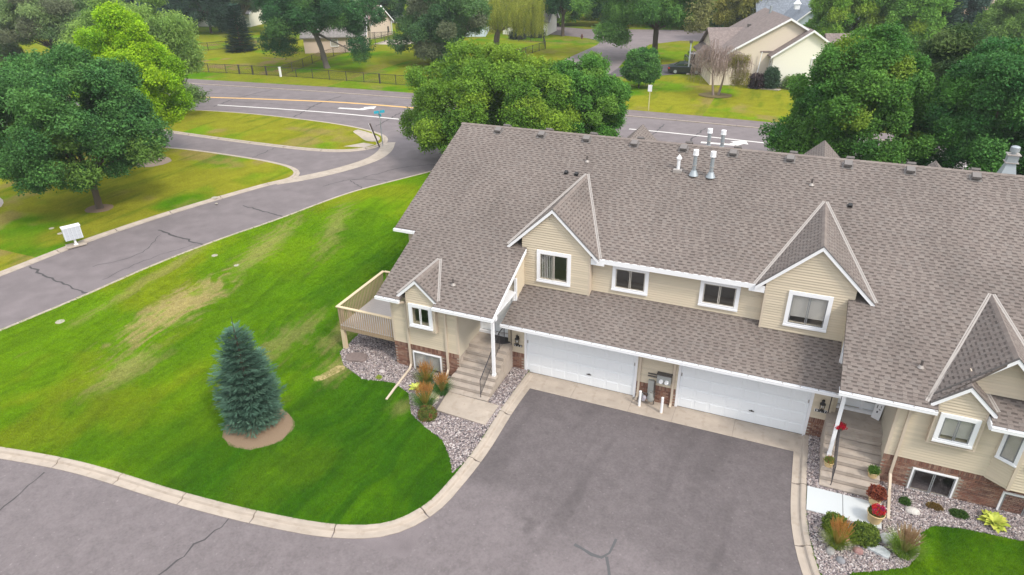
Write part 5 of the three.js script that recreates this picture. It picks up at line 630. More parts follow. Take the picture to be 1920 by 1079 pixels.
ornGrass('tall orange plumed grass clump nearest the left slab', -2.95, 4.05, 1.15, 520, 0.62, [0.05, 0.14, 0.015], [0.10, 0.20, 0.02], OR); ornGrass('orange plumed grass clump against the left basement window', -3.75, 2.55, 1.0, 380, 0.6, [0.06, 0.14, 0.02], [0.2, 0.2, 0.03], OR); ornGrass('dark green grass clump beside the downspout at the left steps', -2.75, 2.95, 0.95, 420, 0.6, [0.025, 0.10, 0.015], [0.06, 0.16, 0.02], OR);
ornGrass('orange tipped grass clump by the kerb in the right bed', 12.82, 5.42, 1.05, 420, 0.5, [0.09, 0.17, 0.015], [0.22, 0.25, 0.03], OR); ornGrass('broad pink tipped grass clump by the right lawn', 14.78, 4.95, 1.0, 620, 0.7, [0.09, 0.19, 0.02], [0.20, 0.28, 0.03], PK);
function hosta(label, x, z, r, n, cols) { const t = thing('hosta', label, 'hosta', [x, yk, z]); const P = []; for (let i = 0; i < 6; i++) { const a = i / 6, b = (i + 1) / 6, w = (k) => Math.sin(Math.min(1, k * 1.02) * Math.PI) * 0.17 + 0.012, y = (k) => 0.42 * k - 0.42 * k * k + 0.03; P.push([a, y(a), -w(a), a, y(a) - 0.03, 0, b, y(b) - 0.03, 0], [a, y(a), -w(a), b, y(b) - 0.03, 0, b, y(b), -w(b)], [a, y(a) - 0.03, 0, a, y(a), w(a), b, y(b), w(b)], [a, y(a) - 0.03, 0, b, y(b), w(b), b, y(b) - 0.03, 0]); } const g = tris(P); for (let i = 0; i < n; i++) { const m = part('leaf', g, mat(mixc(cols[0], cols[1], rnd()), 0.6, { side: THREE.DoubleSide }), t); const k = i / n; m.rotation.set(0, i * 2.4 + rr(-0.2, 0.2), lerp(0.75, 0.05, k)); m.rotation.order = 'YXZ'; const s = r * lerp(0.6, 1, k) * rr(0.85, 1.1); m.scale.set(s, s * 1.1, s * 1.25); m.position.y = 0.05; } }
hosta('large lime yellow hosta at the right edge of the bed', 17.6, 2.5, 0.54, 40, [[0.30, 0.38, 0.04], [0.52, 0.54, 0.09]]); hosta('yellow green hosta by the left downspout', -3.95, 3.1, 0.4, 22, [[0.40, 0.46, 0.06], [0.55, 0.6, 0.14]]);

// ---------------------------------------------------------------- trees
const maplG = [0, 1, 2].map(() => leafCluster(26, 0.15, 0.105, 0.28)), farG = [0, 1].map(() => leafCluster(22, 0.26, 0.165, 0.43)), fineG = [0, 1].map(() => leafCluster(20, 0.2, 0.06, 0.34, 0.8));
function taper(pts, r0, r1, n = 8) { // tapered limb along points
  const c = new THREE.CatmullRomCurve3(pts.map((p) => V(...p))), m = Math.max(3, pts.length * 3), g = new THREE.TubeGeometry(c, m, 1, n, false), p = g.attributes.position, v = V(0, 0, 0);
  for (let i = 0; i <= m; i++) { const q = c.getPointAt(i / m), r = lerp(r0, r1, Math.pow(i / m, 0.8)) * (i === 0 ? 1.25 : 1); for (let j = 0; j <= n; j++) { const k = i * (n + 1) + j; v.set(p.getX(k), p.getY(k), p.getZ(k)).sub(q).multiplyScalar(r * (0.9 + 0.2 * hash(j, i))).add(q); p.setXYZ(k, v.x, v.y, v.z); } }
  g.computeVertexNormals(); return g.toNonIndexed(); }
function tree(label, o) { // base, centre of the crown [dx, y, dz], radii, lobes, clusters, colours
  const t = thing(o.name || 'tree', label, 'tree', [o.base[0], o.y ?? 0.05, o.base[1]], 0, undefined), C = V(...o.c), R = o.r, lobes = [];
  const nl = Math.round((o.lobes || 60) * 1.25), ga = Math.PI * (3 - Math.sqrt(5)), lr = o.lobeR || [0.14, 0.25], mean = (R[0] + R[1] + R[2]) / 3;
  for (let i = 0; i < nl; i++) { const y = 1 - 2 * (i + 0.5) / nl * (o.low ?? 0.88), h = Math.sqrt(Math.max(0, 1 - y * y)), a = i * ga + rr(-0.25, 0.25), k = rr(o.in ?? 0.7, 1.0) * (0.84 + 0.34 * vn(Math.cos(a) * h * 1.7 + 20 + o.base[0], y * 1.7 + Math.sin(a) * h * 1.7 + 20)); if (rnd() < 0.1) continue; let prof = 1; if (o.shape === 'round') prof = 1; if (o.shape === 'cone') prof = lerp(1.15, 0.55, (y + 1) / 2); if (o.shape === 'vase') prof = lerp(0.6, 1.15, (y + 1) / 2);
    lobes.push({ p: V(C.x + Math.cos(a) * h * R[0] * k * prof, C.y + y * R[1] * k, C.z + Math.sin(a) * h * R[2] * k * prof), r: mean * rr(...lr), hue: rnd(), d: V(Math.cos(a) * h, y, Math.sin(a) * h) }); }
  for (let i = 0; i < nl * 0.15; i++) lobes.push({ p: V(C.x + rr(-0.4, 0.4) * R[0], C.y + rr(-0.4, 0.3) * R[1], C.z + rr(-0.4, 0.4) * R[2]), r: mean * lr[1] * 1.2, hue: rnd(), d: V(0, 1, 0) });
  for (const e of o.extra || []) lobes.push({ p: V(e[0], e[1], e[2]), r: e[3], hue: rnd(), d: V(0, -0.2, 0) });
  let tot = 0; for (const l of lobes) { l.flat = o.flat ?? 0.78; tot += l.r * l.r; }
  const geos = o.geo || maplG, lists = geos.map(() => []), cols = o.cols;
  for (const l of lobes) { const n = Math.round(o.n * l.r * l.r / tot), base = mixc(cols[0], cols[1], l.hue);
    for (let i = 0; i < n; i++) { const d = V(rr(-1, 1), rr(-1, 1), rr(-1, 1)).normalize(); if (d.dot(l.d) < -0.35 && rnd() < 0.75) d.negate(); const rad = l.r * (0.58 + 0.60 * Math.pow(rnd(), 0.8)) * (0.85 + 0.3 * vn(d.x * 2.2 + l.hue * 90, d.y * 2.2 + d.z * 2.2)); const p = V(l.p.x + d.x * rad, l.p.y + d.y * rad * l.flat, l.p.z + d.z * rad); if (p.y < 0.15) continue;
      let col = mixc(base, rnd() < 0.5 ? cols[1] : cols[0], rnd() * 0.6); if (cols[2] && hash(Math.floor(l.hue * 999), 3) < (o.third ?? 0.18)) col = mixc(col, cols[2], 0.65); const v = rr(0.78, 1.2);
      const LK = o.k || 1.62; col = [col[0] * LK * 1.08, col[1] * LK, col[2] * LK * 0.9]; lists[Math.floor(rnd() * geos.length)].push([xf(p, [rr(-0.7, 0.7) + d.z * 0.7, rr(0, 6.28), rr(-0.7, 0.7) - d.x * 0.7], (o.s || 1) * rr(0.75, 1.3)), [col[0] * v, col[1] * v, col[2] * v]]); } }
  const T = [], th = o.trunkH ?? C.y - R[1] * 0.55, tr = o.tr || 0.26, lean = o.lean || [0, 0], top = [lean[0], th, lean[1]]; T.push(taper([[0, -0.1, 0], [lean[0] * 0.4, th * 0.5, lean[1] * 0.4], top], tr, tr * 0.72));
  const pick = lobes.slice().sort(() => rnd() - 0.5).slice(0, o.limbs || 12); for (const l of pick) { const e = l.p, mid = [lerp(top[0], e.x, 0.5) + rr(-0.3, 0.3), lerp(top[1], e.y, 0.55), lerp(top[2], e.z, 0.5) + rr(-0.3, 0.3)]; T.push(taper([[top[0], top[1] * rr(0.86, 1), top[2]], mid, [e.x, e.y, e.z]], tr * 0.5, 0.03, 6)); }
  T.push(taper([top, [lerp(top[0], C.x, 0.6), lerp(top[1], C.y + R[1] * 0.4, 0.5), lerp(top[2], C.z, 0.6)], [C.x, C.y + R[1] * 0.5, C.z]], tr * 0.72, 0.05, 7));
  part('trunk', merge(T), o.bark || M.bark, t); const crown = new THREE.Group(); crown.name = numbered('crown'); t.add(crown); lists.forEach((L) => { if (L.length) inst('leaves', crown, geos[0] === undefined ? maplG[0] : geos[lists.indexOf(L)], o.leaf || LEAF, L); }); return t;
}
const MAPLE = [[0.026, 0.092, 0.016], [0.062, 0.165, 0.026], [0.125, 0.215, 0.022]], DEEP = [[0.014, 0.062, 0.022], [0.035, 0.115, 0.034], [0.06, 0.14, 0.03]], LIME = [[0.12, 0.265, 0.006], [0.23, 0.37, 0.010], [0.08, 0.20, 0.008]], LOC = [[0.075, 0.155, 0.035], [0.18, 0.29, 0.075], [0.06, 0.11, 0.04]], BRIGHT = [[0.07, 0.19, 0.02], [0.16, 0.30, 0.035], [0.2, 0.3, 0.03]], BLUE = [[0.02, 0.055, 0.045], [0.05, 0.105, 0.085]];
tree('large dark green maple standing near the white mailbox', { base: [-36.8, -7.6], c: [-0.9, 6.1, 0], r: [5.7, 4.5, 5.2], n: 8600, lobes: 74, cols: [[0.028, 0.10, 0.03], [0.065, 0.165, 0.04], [0.11, 0.20, 0.034]], low: 0.9, trunkH: 2.4, tr: 0.27 });
tree('yellow green maple behind the dark maple near the mailbox', { base: [-42.8, -17.5], c: [-0.2, 7.6, 0], r: [4.7, 5.4, 4.3], n: 8200, lobes: 64, cols: LIME, shape: 'cone', trunkH: 3.2, tr: 0.2, bark: M.barkgrey, in: 0.5, low: 0.95 });
tree('pale feathery locust tree right of the yellow green maple', { base: [-57.5, -30.5], c: [0.5, 7.2, -0.5], r: [6.6, 4.6, 5.2], n: 6200, lobes: 46, cols: LOC, geo: fineG, flat: 0.35, lobeR: [0.2, 0.32], shape: 'vase', trunkH: 3, s: 1.7, extra: [[5.2, 2.6, -1, 1.1], [6.2, 2.2, -1.4, 0.8], [3.4, 3.4, -1, 1.2]] });
tree('pale feathery locust tree at the left edge of the street', { base: [-98.5, -49.6], c: [-0.2, 7.2, 0], r: [7.0, 5.4, 5.8], n: 6000, lobes: 46, cols: [[0.075, 0.15, 0.06], [0.18, 0.27, 0.11], [0.10, 0.10, 0.08]], geo: fineG, flat: 0.4, lobeR: [0.2, 0.32], trunkH: 2.6, s: 1.8, in: 0.5 });
tree('round light green maple directly behind the left roof end', { base: [-13.8, -27.6], c: [0, 4.7, 0], r: [7.7, 4.2, 5.4], n: 12000, lobes: 78, cols: [[0.05, 0.13, 0.014], [0.115, 0.215, 0.022], [0.15, 0.24, 0.02]], low: 0.96, trunkH: 1.6, s: 1.05 });
tree('smaller round green maple behind the roof, right neighbour of the light one', { base: [-6.9, -30], c: [-0.1, 5.0, 0], r: [3.3, 3.6, 3.2], n: 5400, lobes: 52, cols: [[0.035, 0.125, 0.02], [0.075, 0.19, 0.03], [0.11, 0.21, 0.03]], low: 0.94, trunkH: 1.9 });
tree('broad dark maple rising behind the right half of the ridge', { base: [12.6, -27.5], c: [0.5, 7.2, 0], r: [4.3, 4.7, 4.2], n: 9500, lobes: 74, shape: 'cone', cols: [[0.03, 0.108, 0.02], [0.075, 0.18, 0.028], [0.15, 0.22, 0.022]], low: 0.9, trunkH: 3.0, extra: [[-3.9, 4.6, 0.5, 1.3], [-3.2, 4.2, 1.2, 1.2]] });
tree('dark maple at the right edge behind the metal chimney', { base: [21.5, -27.5], c: [0, 6.9, 0], r: [4.6, 4.7, 4.4], n: 10500, lobes: 74, cols: [[0.022, 0.095, 0.026], [0.06, 0.165, 0.038], [0.07, 0.2, 0.03]], low: 0.93, trunkH: 2.6 });
tree('dark drooping pine between the two right maples', { name: 'pine_tree', base: [18.5, -34], c: [0.2, 6.6, 0], r: [2.7, 4.4, 2.7], n: 4200, lobes: 40, cols: [[0.02, 0.055, 0.02], [0.055, 0.105, 0.035], [0.10, 0.16, 0.05]], geo: fineG, flat: 0.4, shape: 'cone', trunkH: 5, s: 1.4, in: 0.4, lobeR: [0.22, 0.34] });
tree('spreading dark cottonwood with a leaning trunk behind the black fence', { base: [-56.4, -61.4], c: [-1.5, 8.4, 0], r: [8.6, 5.6, 6.2], n: 8500, lobes: 50, cols: DEEP, geo: farG, s: 0.8, lean: [-1.4, 0], trunkH: 5.2, tr: 0.42, bark: M.barkgrey, in: 0.45, extra: [[-8.5, 3.4, 1, 1.9], [-6.2, 2.9, 1, 1.6], [6.8, 3.6, 1, 1.5], [7.2, 2.4, 1.4, 1.1]], low: 0.8, lobeR: [0.14, 0.25] });
tree('large loose grey green tree in the middle yard left of the willow', { base: [-41.5, -70], c: [-0.2, 6.6, 0], r: [7.0, 6.0, 5.6], n: 8200, lobes: 48, cols: [[0.03, 0.085, 0.035], [0.075, 0.16, 0.05], [0.12, 0.13, 0.09]], geo: farG, s: 0.8, in: 0.4, low: 0.95, trunkH: 2.5, tr: 0.3, bark: M.barkgrey, lobeR: [0.15, 0.28], extra: [[1.0, 1.6, 2, 1.5], [-5.8, 3.0, 2, 1.5]] });
tree('dark upright tree by the pale side street', { base: [-34, -103.6], c: [0, 8.4, 0], r: [4.8, 5.6, 4.4], n: 4200, lobes: 40, cols: DEEP, geo: farG, trunkH: 4, tr: 0.36 });
tree('big shaggy cottonwood hanging over the side street', { base: [-12.2, -82.5], c: [-1.4, 8.8, 0.5], r: [8.6, 6.6, 6], n: 9500, lobes: 54, cols: [[0.04, 0.12, 0.025], [0.09, 0.2, 0.04], [0.22, 0.2, 0.10]], geo: farG, s: 0.85, in: 0.4, trunkH: 5, tr: 0.5, extra: [[-4.6, 3.4, 3, 1.3], [-5.4, 4.4, 3.2, 1.6], [-7.0, 4.2, 3, 1.5]], third: 0.12 });
tree('small rounded tree in front of the dark driveway', { base: [-9.7, -62.3], c: [0, 2.5, 0], r: [2.0, 2.3, 1.9], n: 2200, lobes: 26, cols: [[0.03, 0.11, 0.022], [0.07, 0.18, 0.035]], geo: maplG, trunkH: 0.7, tr: 0.12, s: 1.2 });
tree('bright green tree behind the cream house', { base: [13.2, -86], c: [-0.2, 7.0, 0], r: [4.4, 6.2, 4], n: 5200, lobes: 44, cols: BRIGHT, geo: farG, s: 0.8, low: 0.95 }); tree('light green tree between the cream house and the blue spruce', { base: [20.6, -84], c: [0, 7.0, 0], r: [4.0, 5.6, 3.8], n: 4800, lobes: 42, cols: [[0.06, 0.17, 0.03], [0.14, 0.28, 0.05], [0.2, 0.28, 0.03]], geo: farG, s: 0.8, low: 0.95 });
tree('olive willow left above the cream house roof', { base: [-0.5, -106], c: [0, 6.0, 0], r: [6.4, 4.4, 5], n: 3800, lobes: 36, cols: [[0.12, 0.14, 0.03], [0.22, 0.22, 0.05]], geo: farG, s: 0.9 }); tree('pale green tree at the right edge of the far lawn', { base: [36, -101], c: [0, 5.0, 0], r: [4.6, 3.8, 4], n: 3600, lobes: 36, cols: [[0.07, 0.15, 0.03], [0.14, 0.24, 0.06]], geo: farG, s: 0.9 });
tree('deep green broad tree at the upper left', { base: [-104, -87], c: [0, 7.6, 0], r: [7.6, 6.4, 6], n: 5200, lobes: 42, cols: [[0.018, 0.05, 0.035], [0.04, 0.09, 0.06]], geo: farG, s: 1, low: 0.96 }); tree('multi stemmed tree at the back of the straw coloured yard', { base: [-98, -90.5], c: [2.5, 8.5, 0], r: [5.4, 4.8, 4.8], n: 3200, lobes: 34, cols: [[0.03, 0.07, 0.04], [0.08, 0.13, 0.07]], geo: farG, s: 1, trunkH: 3.8, bark: M.barkgrey, limbs: 18 });
// far rows that close the view
const far = [[-152, -78, 6, 7, 0], [-143, -84, 5, 8, 1], [-132, -86, 5.5, 7.5, 0], [-124, -90, 6, 8, 1], [-117, -96, 6, 8, 2], [-112, -106, 7, 9, 2], [-92, -112, 8, 8, 2], [-83, -118, 7, 8, 0], [-72, -128, 8, 8, 2], [-60, -130, 8, 8.5, 0], [-52, -126, 7, 8, 2], [-46, -128, 7, 8, 0], [-33, -132, 8, 9, 2], [-21, -128, 7, 8, 2], [-12, -121, 7, 8.5, 0], [-5, -125, 7, 8, 2], [8, -128, 6, 8, 0], [25, -118, 5, 8, 2], [31, -126, 5, 8, 1], [-28, -119, 4.6, 7, 0]];
far.push([-165, -92, 8, 9, 0], [-100, -125, 9, 10, 0], [-68, -118, 6, 8, 0], [-40, -118, 6, 8, 2], [0, -135, 7, 9, 0], [16, -112, 5.5, 8, 2], [48, -128, 5, 6.5, 2], [-120, -120, 9, 10, 1], [-140, -110, 9, 11, 0]);
far.forEach(([x, z, r, h, k]) => { const t = tree(['dark green crowned tree in the background tree row', 'blue tinged crowned tree in the background tree row', 'mid green crowned tree in the background tree row'][k], { base: [x, z], c: [0, h * 0.78, 0], r: [r, h * 0.72, r * 0.8], n: 2300, lobes: 30, cols: [DEEP, BLUE, MAPLE][k], geo: farG, s: 1.25, low: 0.97 }); t.userData.group = ['dark green trees of the background row', 'blue tinged trees of the background row', 'mid green trees of the background row'][k]; });
// conifers: whorls of drooping boughs carrying needle sprays
function sprayG(n, len) { const P = []; for (let i = 0; i < n; i++) { const k = rnd(), x = k * len, w = 0.075 * (1.1 - k * 0.6), a = rr(-1.25, 1.25), up = rr(-0.25, 0.7); P.push([x, 0, -0.012, x, 0, 0.012, x + Math.cos(a) * w * 1.1, w * up, Math.sin(a) * w * 1.5]); } P.push([0, 0, -0.008, len, 0.0, 0, 0, 0, 0.008]); return tris(P); }
const sprays = [0, 1].map(() => sprayG(60, 0.3));
function conifer(label, o) { const t = thing('spruce_tree', label, 'tree', [o.base[0], 0.08, o.base[1]]); part('trunk', taper([[0, -0.1, 0], [0, o.h * 0.5, 0], [0, o.h * 0.98, 0]], o.h * 0.028, 0.015), M.bark, t); const lists = [[], []], B0 = [];
  for (let y = o.y0; y < o.h - 0.1; y += o.dy * rr(0.8, 1.2)) { const k = (y - o.y0) / (o.h - o.y0), R = o.r * Math.pow(1 - k, o.pw || 0.82) * rr(0.88 - (o.wild || 0), 1.06 + (o.wild || 0) * 0.6) + 0.05, n = Math.round(lerp(o.nb, 5, k)); const a0 = rr(0, 6.28);
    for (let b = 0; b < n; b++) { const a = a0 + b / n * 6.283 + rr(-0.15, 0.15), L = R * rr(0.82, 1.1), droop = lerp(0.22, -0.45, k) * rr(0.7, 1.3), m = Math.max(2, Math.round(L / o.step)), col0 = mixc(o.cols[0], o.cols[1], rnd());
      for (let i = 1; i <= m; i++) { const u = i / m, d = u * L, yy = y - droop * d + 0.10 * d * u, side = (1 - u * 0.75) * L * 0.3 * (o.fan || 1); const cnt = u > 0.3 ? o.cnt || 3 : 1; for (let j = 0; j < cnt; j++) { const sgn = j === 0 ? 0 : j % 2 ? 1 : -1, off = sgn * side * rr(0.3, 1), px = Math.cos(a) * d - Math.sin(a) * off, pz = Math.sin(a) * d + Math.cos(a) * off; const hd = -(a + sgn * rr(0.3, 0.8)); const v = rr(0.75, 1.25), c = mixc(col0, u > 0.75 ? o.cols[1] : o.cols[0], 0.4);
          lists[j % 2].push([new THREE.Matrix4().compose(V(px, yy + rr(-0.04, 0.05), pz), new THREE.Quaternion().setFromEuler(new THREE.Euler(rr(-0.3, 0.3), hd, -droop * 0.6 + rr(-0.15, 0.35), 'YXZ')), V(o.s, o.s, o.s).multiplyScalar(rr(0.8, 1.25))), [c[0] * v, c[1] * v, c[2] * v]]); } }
      B0.push(cyl([0, y, 0], [Math.cos(a) * L * 0.9, y - droop * L * 0.9 + 0.08 * L, Math.sin(a) * L * 0.9], 0.018 * o.s, 0.006, 4)); } }
  if (o.leader) B0.push(cyl([0, o.h * 0.95, 0], [0.02, o.h + o.leader, 0], 0.02, 0.008, 5)); part('branches', merge(B0), o.bm || M.bark, t); const cr = new THREE.Group(); cr.name = numbered('crown'); t.add(cr); lists.forEach((L, i) => inst('needles', cr, sprays[i], NEEDLE, L)); }
conifer('blue green spruce alone on the near lawn', { base: [-8.95, 7.45], h: 4.5, y0: 0.42, r: 1.27, dy: 0.24, nb: 24, step: 0.09, s: 0.64, pw: 0.6, fan: 1.5, cnt: 5, cols: [[0.055, 0.135, 0.095], [0.15, 0.28, 0.20]], leader: 0.5, wild: 0.2, bm: mat([0.06, 0.07, 0.045], 0.95) });
conifer('tall blue spruce at the upper right beyond the maples', { base: [25.2, -88], h: 13, y0: 0.4, r: 2.3, dy: 0.42, nb: 16, step: 0.42, s: 2.6, cols: [[0.025, 0.06, 0.05], [0.06, 0.115, 0.09]] }); conifer('small dark spruce at the fence corner of the left yard', { base: [-81, -70.5], h: 7.5, y0: 0.2, r: 2.4, dy: 0.4, nb: 14, step: 0.42, s: 2.5, cols: [[0.018, 0.055, 0.035], [0.04, 0.095, 0.06]] });
for (const [x, z, h, c, l] of [[-138, -92, 15, 0, 'brownish'], [-127, -99, 16, 0, 'dark'], [-119, -104, 16, 1, 'pale blue'], [-150, -96, 15, 0, 'dark green']]) conifer(l + ' conifer in the dark row at the upper left', { base: [x, z], h, y0: 0.5, r: 3.6, dy: 0.6, nb: 14, step: 0.6, s: 3.6, cols: c ? [[0.05, 0.09, 0.09], [0.11, 0.18, 0.18]] : [[0.015, 0.035, 0.022], [0.045, 0.06, 0.035]] });
// willow and bare weeping birch
{ const t = thing('willow_tree', 'yellow green weeping willow above the green mesh fence', 'tree', [-38.6, 0.05, -83.1]), hangG = (() => { const P = []; for (let i = 0; i < 34; i++) { const y = -i / 34 * 2.2, a = rr(0, 6.28), l = 0.2; const x0 = rr(-0.12, 0.12), z0 = rr(-0.12, 0.12); P.push([x0, y, z0, x0 + Math.cos(a) * 0.05, y - l * 0.5, z0 + Math.sin(a) * 0.05, x0 + Math.cos(a) * 0.03, y - l, z0 + Math.sin(a) * 0.03], [x0, y, z0, x0 + Math.cos(a) * 0.03, y - l, z0 + Math.sin(a) * 0.03, x0 - Math.sin(a) * 0.04, y - l * 0.6, z0 + Math.cos(a) * 0.04]); } return tris(P); })();
  const L = [], T = [taper([[0, -0.1, 0], [0.1, 1.6, 0], [0.5, 3.4, 0]], 0.62, 0.42)]; for (let i = 0; i < 26; i++) { const a = i * 2.4, d = rr(2, 6.2), p = V(1.6 + Math.cos(a) * d * 0.95, rr(6.4, 10.2) - d * 0.35, Math.sin(a) * d * 0.7); T.push(taper([[0.5, 3.2, 0], [lerp(0.5, p.x, 0.5), lerp(3.3, p.y, 0.75), p.z * 0.5], p.toArray()], 0.22, 0.04, 6)); for (let j = 0; j < 85; j++) { const v = rr(0.75, 1.2), c = mixc([0.20, 0.26, 0.025], [0.42, 0.44, 0.07], rnd()); L.push([xf(V(p.x + rr(-1.5, 1.5), p.y + rr(-0.4, 1.4), p.z + rr(-1.4, 1.4)), [rr(-0.12, 0.12), rr(0, 6), rr(-0.12, 0.12)], [1, rr(0.5, 1.15), 1]), [c[0] * v, c[1] * v, c[2] * v]]); } }
  for (let j = 0; j < 260; j++) { const c = mixc([0.2, 0.26, 0.03], [0.42, 0.44, 0.08], rnd()); L.push([xf(V(rr(3.5, 8.2), rr(5.2, 6.4), rr(-1, 2)), [0, rr(0, 6), 0], [1, rr(0.8, 1.2), 1]), c]); }
  part('trunk', merge(T), M.barkgrey, t); inst('hanging_leaves', t, hangG, LEAF, L); }
{ const t = thing('birch_tree', 'nearly bare weeping birch with grey hanging twigs', 'tree', [-0.1, 0.05, -60.8]), T = [], W = [], L = []; for (const [dx, dz] of [[-0.7, 0.2], [0.8, -0.2]]) T.push(taper([[dx * 0.35, -0.1, dz], [dx * 0.7, 1.5, dz], [dx * 1.0, 3.2, dz], [dx * 1.7, 4.6, 0]], 0.14, 0.06));
  for (let i = 0; i < 46; i++) { const a = rr(0, 6.28), d = rr(1.4, 4.6), y = 6.2 - d * 0.55 + rr(-0.8, 0.6), p = [Math.cos(a) * d, y, Math.sin(a) * d * 0.8]; T.push(taper([[Math.cos(a) * 0.6, rr(2.2, 4.2), 0], [p[0] * 0.6, y + 0.5, p[2] * 0.6], p], 0.045, 0.015, 5)); for (let j = 0; j < 22; j++) { const q = [Math.max(-2.9, lerp(0.45, 1.05, rnd()) * p[0]) + rr(-0.5, 0.5), y + rr(-0.1, 0.4), p[2] * lerp(0.4, 1, rnd()) + rr(-0.4, 0.4)], e = [q[0] * 1.04 + rr(-0.3, 0.3), Math.max(0.9, q[1] - rr(0.8, 2.2)), q[2] + rr(-0.3, 0.3)]; W.push(cyl(q, e, 0.017, 0.008, 3)); } }
  for (let i = 0; i < 420; i++) { const up = i % 2; const c = mixc([0.20, 0.21, 0.04], [0.33, 0.28, 0.08], rnd()); L.push([xf(up ? V(rr(1.6, 3.4), rr(1.4, 3.0), rr(-1, 1)) : V(rr(1.2, 3.2), rr(3.4, 4.6), rr(-1, 1)), [rr(0, 6), rr(0, 6), 0], 0.8), c]); }
  part('trunk', merge(T), mat([0.27, 0.21, 0.19], 0.9), t); stuff(part('twigs', merge(W), mat([0.33, 0.25, 0.22], 0.95), t)); inst('leaves', t, fineG[0], LEAF, L); }
{ const t = thing('bare_tree', 'bare pinkish grey trees in front of the far right house', 'tree', [37, 0.05, -138]), W = []; for (let i = 0; i < 260; i++) { const x = rr(-8, 10), z = rr(-4, 4), y = rr(1, 6.5); W.push(cyl([x, y, z], [x + rr(-1.4, 1.4), y + rr(0.4, 2.2), z + rr(-1, 1)], 0.05, 0.015, 3)); } for (const x of [-6, -2, 3, 7]) W.push(taper([[x, 0, 0], [x + 0.2, 3, 0], [x, 6.5, 0]], 0.25, 0.06, 6)); part('trunk', merge(W.slice(-4)), M.barkgrey, t); stuff(part('twigs', merge(W.slice(0, -4)), mat([0.30, 0.24, 0.22], 0.95), t)); }
function bush(label, x, z, rx, ry, rz, cols, n) { const t = thing('bush', label, 'shrub', [x, 0.03, z]); part('stem', merge([0, 1, 2, 3].map((i) => cyl([0, 0, 0], [Math.cos(i * 1.6) * rx * 0.5, ry, Math.sin(i * 1.6) * rz * 0.5], 0.05, 0.02, 5))), M.bark, t); bushLeaves(t, 'foliage', n, rx, ry, rz, ry * 0.6, cols, maplG[0], 0.9, 1.5); }
bush('dark purple bush against the cream house', 3.9, -66.9, 0.85, 0.95, 0.8, [[0.035, 0.02, 0.025], [0.06, 0.04, 0.045]], 420); bush('dark green upright bush at the corner of the cream house', 5.6, -67.0, 0.75, 1.5, 0.7, [[0.025, 0.06, 0.03], [0.05, 0.10, 0.05]], 480); bush('light green low bush in front of the cream gable', 8.4, -67.8, 1.3, 0.9, 0.8, [[0.10, 0.17, 0.05], [0.19, 0.27, 0.09]], 420);
struct('kerb', slab([[3.0, 0.12, -66.4], [6.6, 0.12, -66.0], [6.9, 0.12, -66.8], [3.0, 0.12, -67.4]], [0, -0.12, 0]), M.concrete, 'pale edging of the shrub bed at the cream house');
bush('rounded green bush at the far left edge of the street', -107.5, -47.5, 3.4, 2.6, 2.6, [[0.06, 0.12, 0.03], [0.13, 0.19, 0.05]], 800); bush('dark shrub row under the willow, left one', -40.6, -97.5, 1.6, 0.9, 1, [[0.03, 0.05, 0.035], [0.06, 0.08, 0.05]], 380); bush('dark shrub row under the willow, right one', -38.2, -100.5, 1.7, 1.0, 1, [[0.03, 0.055, 0.03], [0.07, 0.10, 0.05]], 380);

// ---------------------------------------------------------------- houses across the street, vehicles
function block(parent, x0, x1, z0, z1, eave, peak, ridge, wm, rm, oh = 0.45) { // gabled block; ridge runs along 'x' or 'z'
  const gab = ridge === 'z' ? (z) => [[x0, 0, z], [x1, 0, z], [x1, eave, z], [(x0 + x1) / 2, peak - 0.12, z], [x0, eave, z]] : (x) => [[x, 0, z0], [x, 0, z1], [x, eave, z1], [x, peak - 0.12, (z0 + z1) / 2], [x, eave, z0]];
  const off = ridge === 'z' ? [0, 0, z0 - z1] : [x0 - x1, 0, 0]; part('wall', slab(gab(ridge === 'z' ? z1 : x1), off), wm, parent);
  const s = ridge === 'z' ? (peak - eave) / ((x1 - x0) / 2) : (peak - eave) / ((z1 - z0) / 2), xm = (x0 + x1) / 2, zm = (z0 + z1) / 2, d = [0, -0.16, 0];
  const q = ridge === 'z' ? [[[xm, peak, z1 + oh], [x0 - oh, eave - s * oh, z1 + oh], [x0 - oh, eave - s * oh, z0 - oh], [xm, peak, z0 - oh]], [[xm, peak, z1 + oh], [x1 + oh, eave - s * oh, z1 + oh], [x1 + oh, eave - s * oh, z0 - oh], [xm, peak, z0 - oh]]] : [[[x0 - oh, peak, zm], [x1 + oh, peak, zm], [x1 + oh, eave - s * oh, z1 + oh], [x0 - oh, eave - s * oh, z1 + oh]], [[x0 - oh, peak, zm], [x1 + oh, peak, zm], [x1 + oh, eave - s * oh, z0 - oh], [x0 - oh, eave - s * oh, z0 - oh]]];
  for (const p of q) part('roof', slab(p, d), rm, parent);
  const fr = ridge === 'z' ? [q[0][0], q[0][1], q[1][1], 'z'] : [q[0][1], q[0][2], q[1][2], 'x']; for (const e of [fr[1], fr[2]]) { const A = fr[0]; part('rake_board', slab([A, e, [e[0], e[1] - 0.24, e[2]], [A[0], A[1] - 0.24, A[2]]], ridge === 'z' ? [0, 0, 0.06] : [0.06, 0, 0]), M.white, parent); }
}
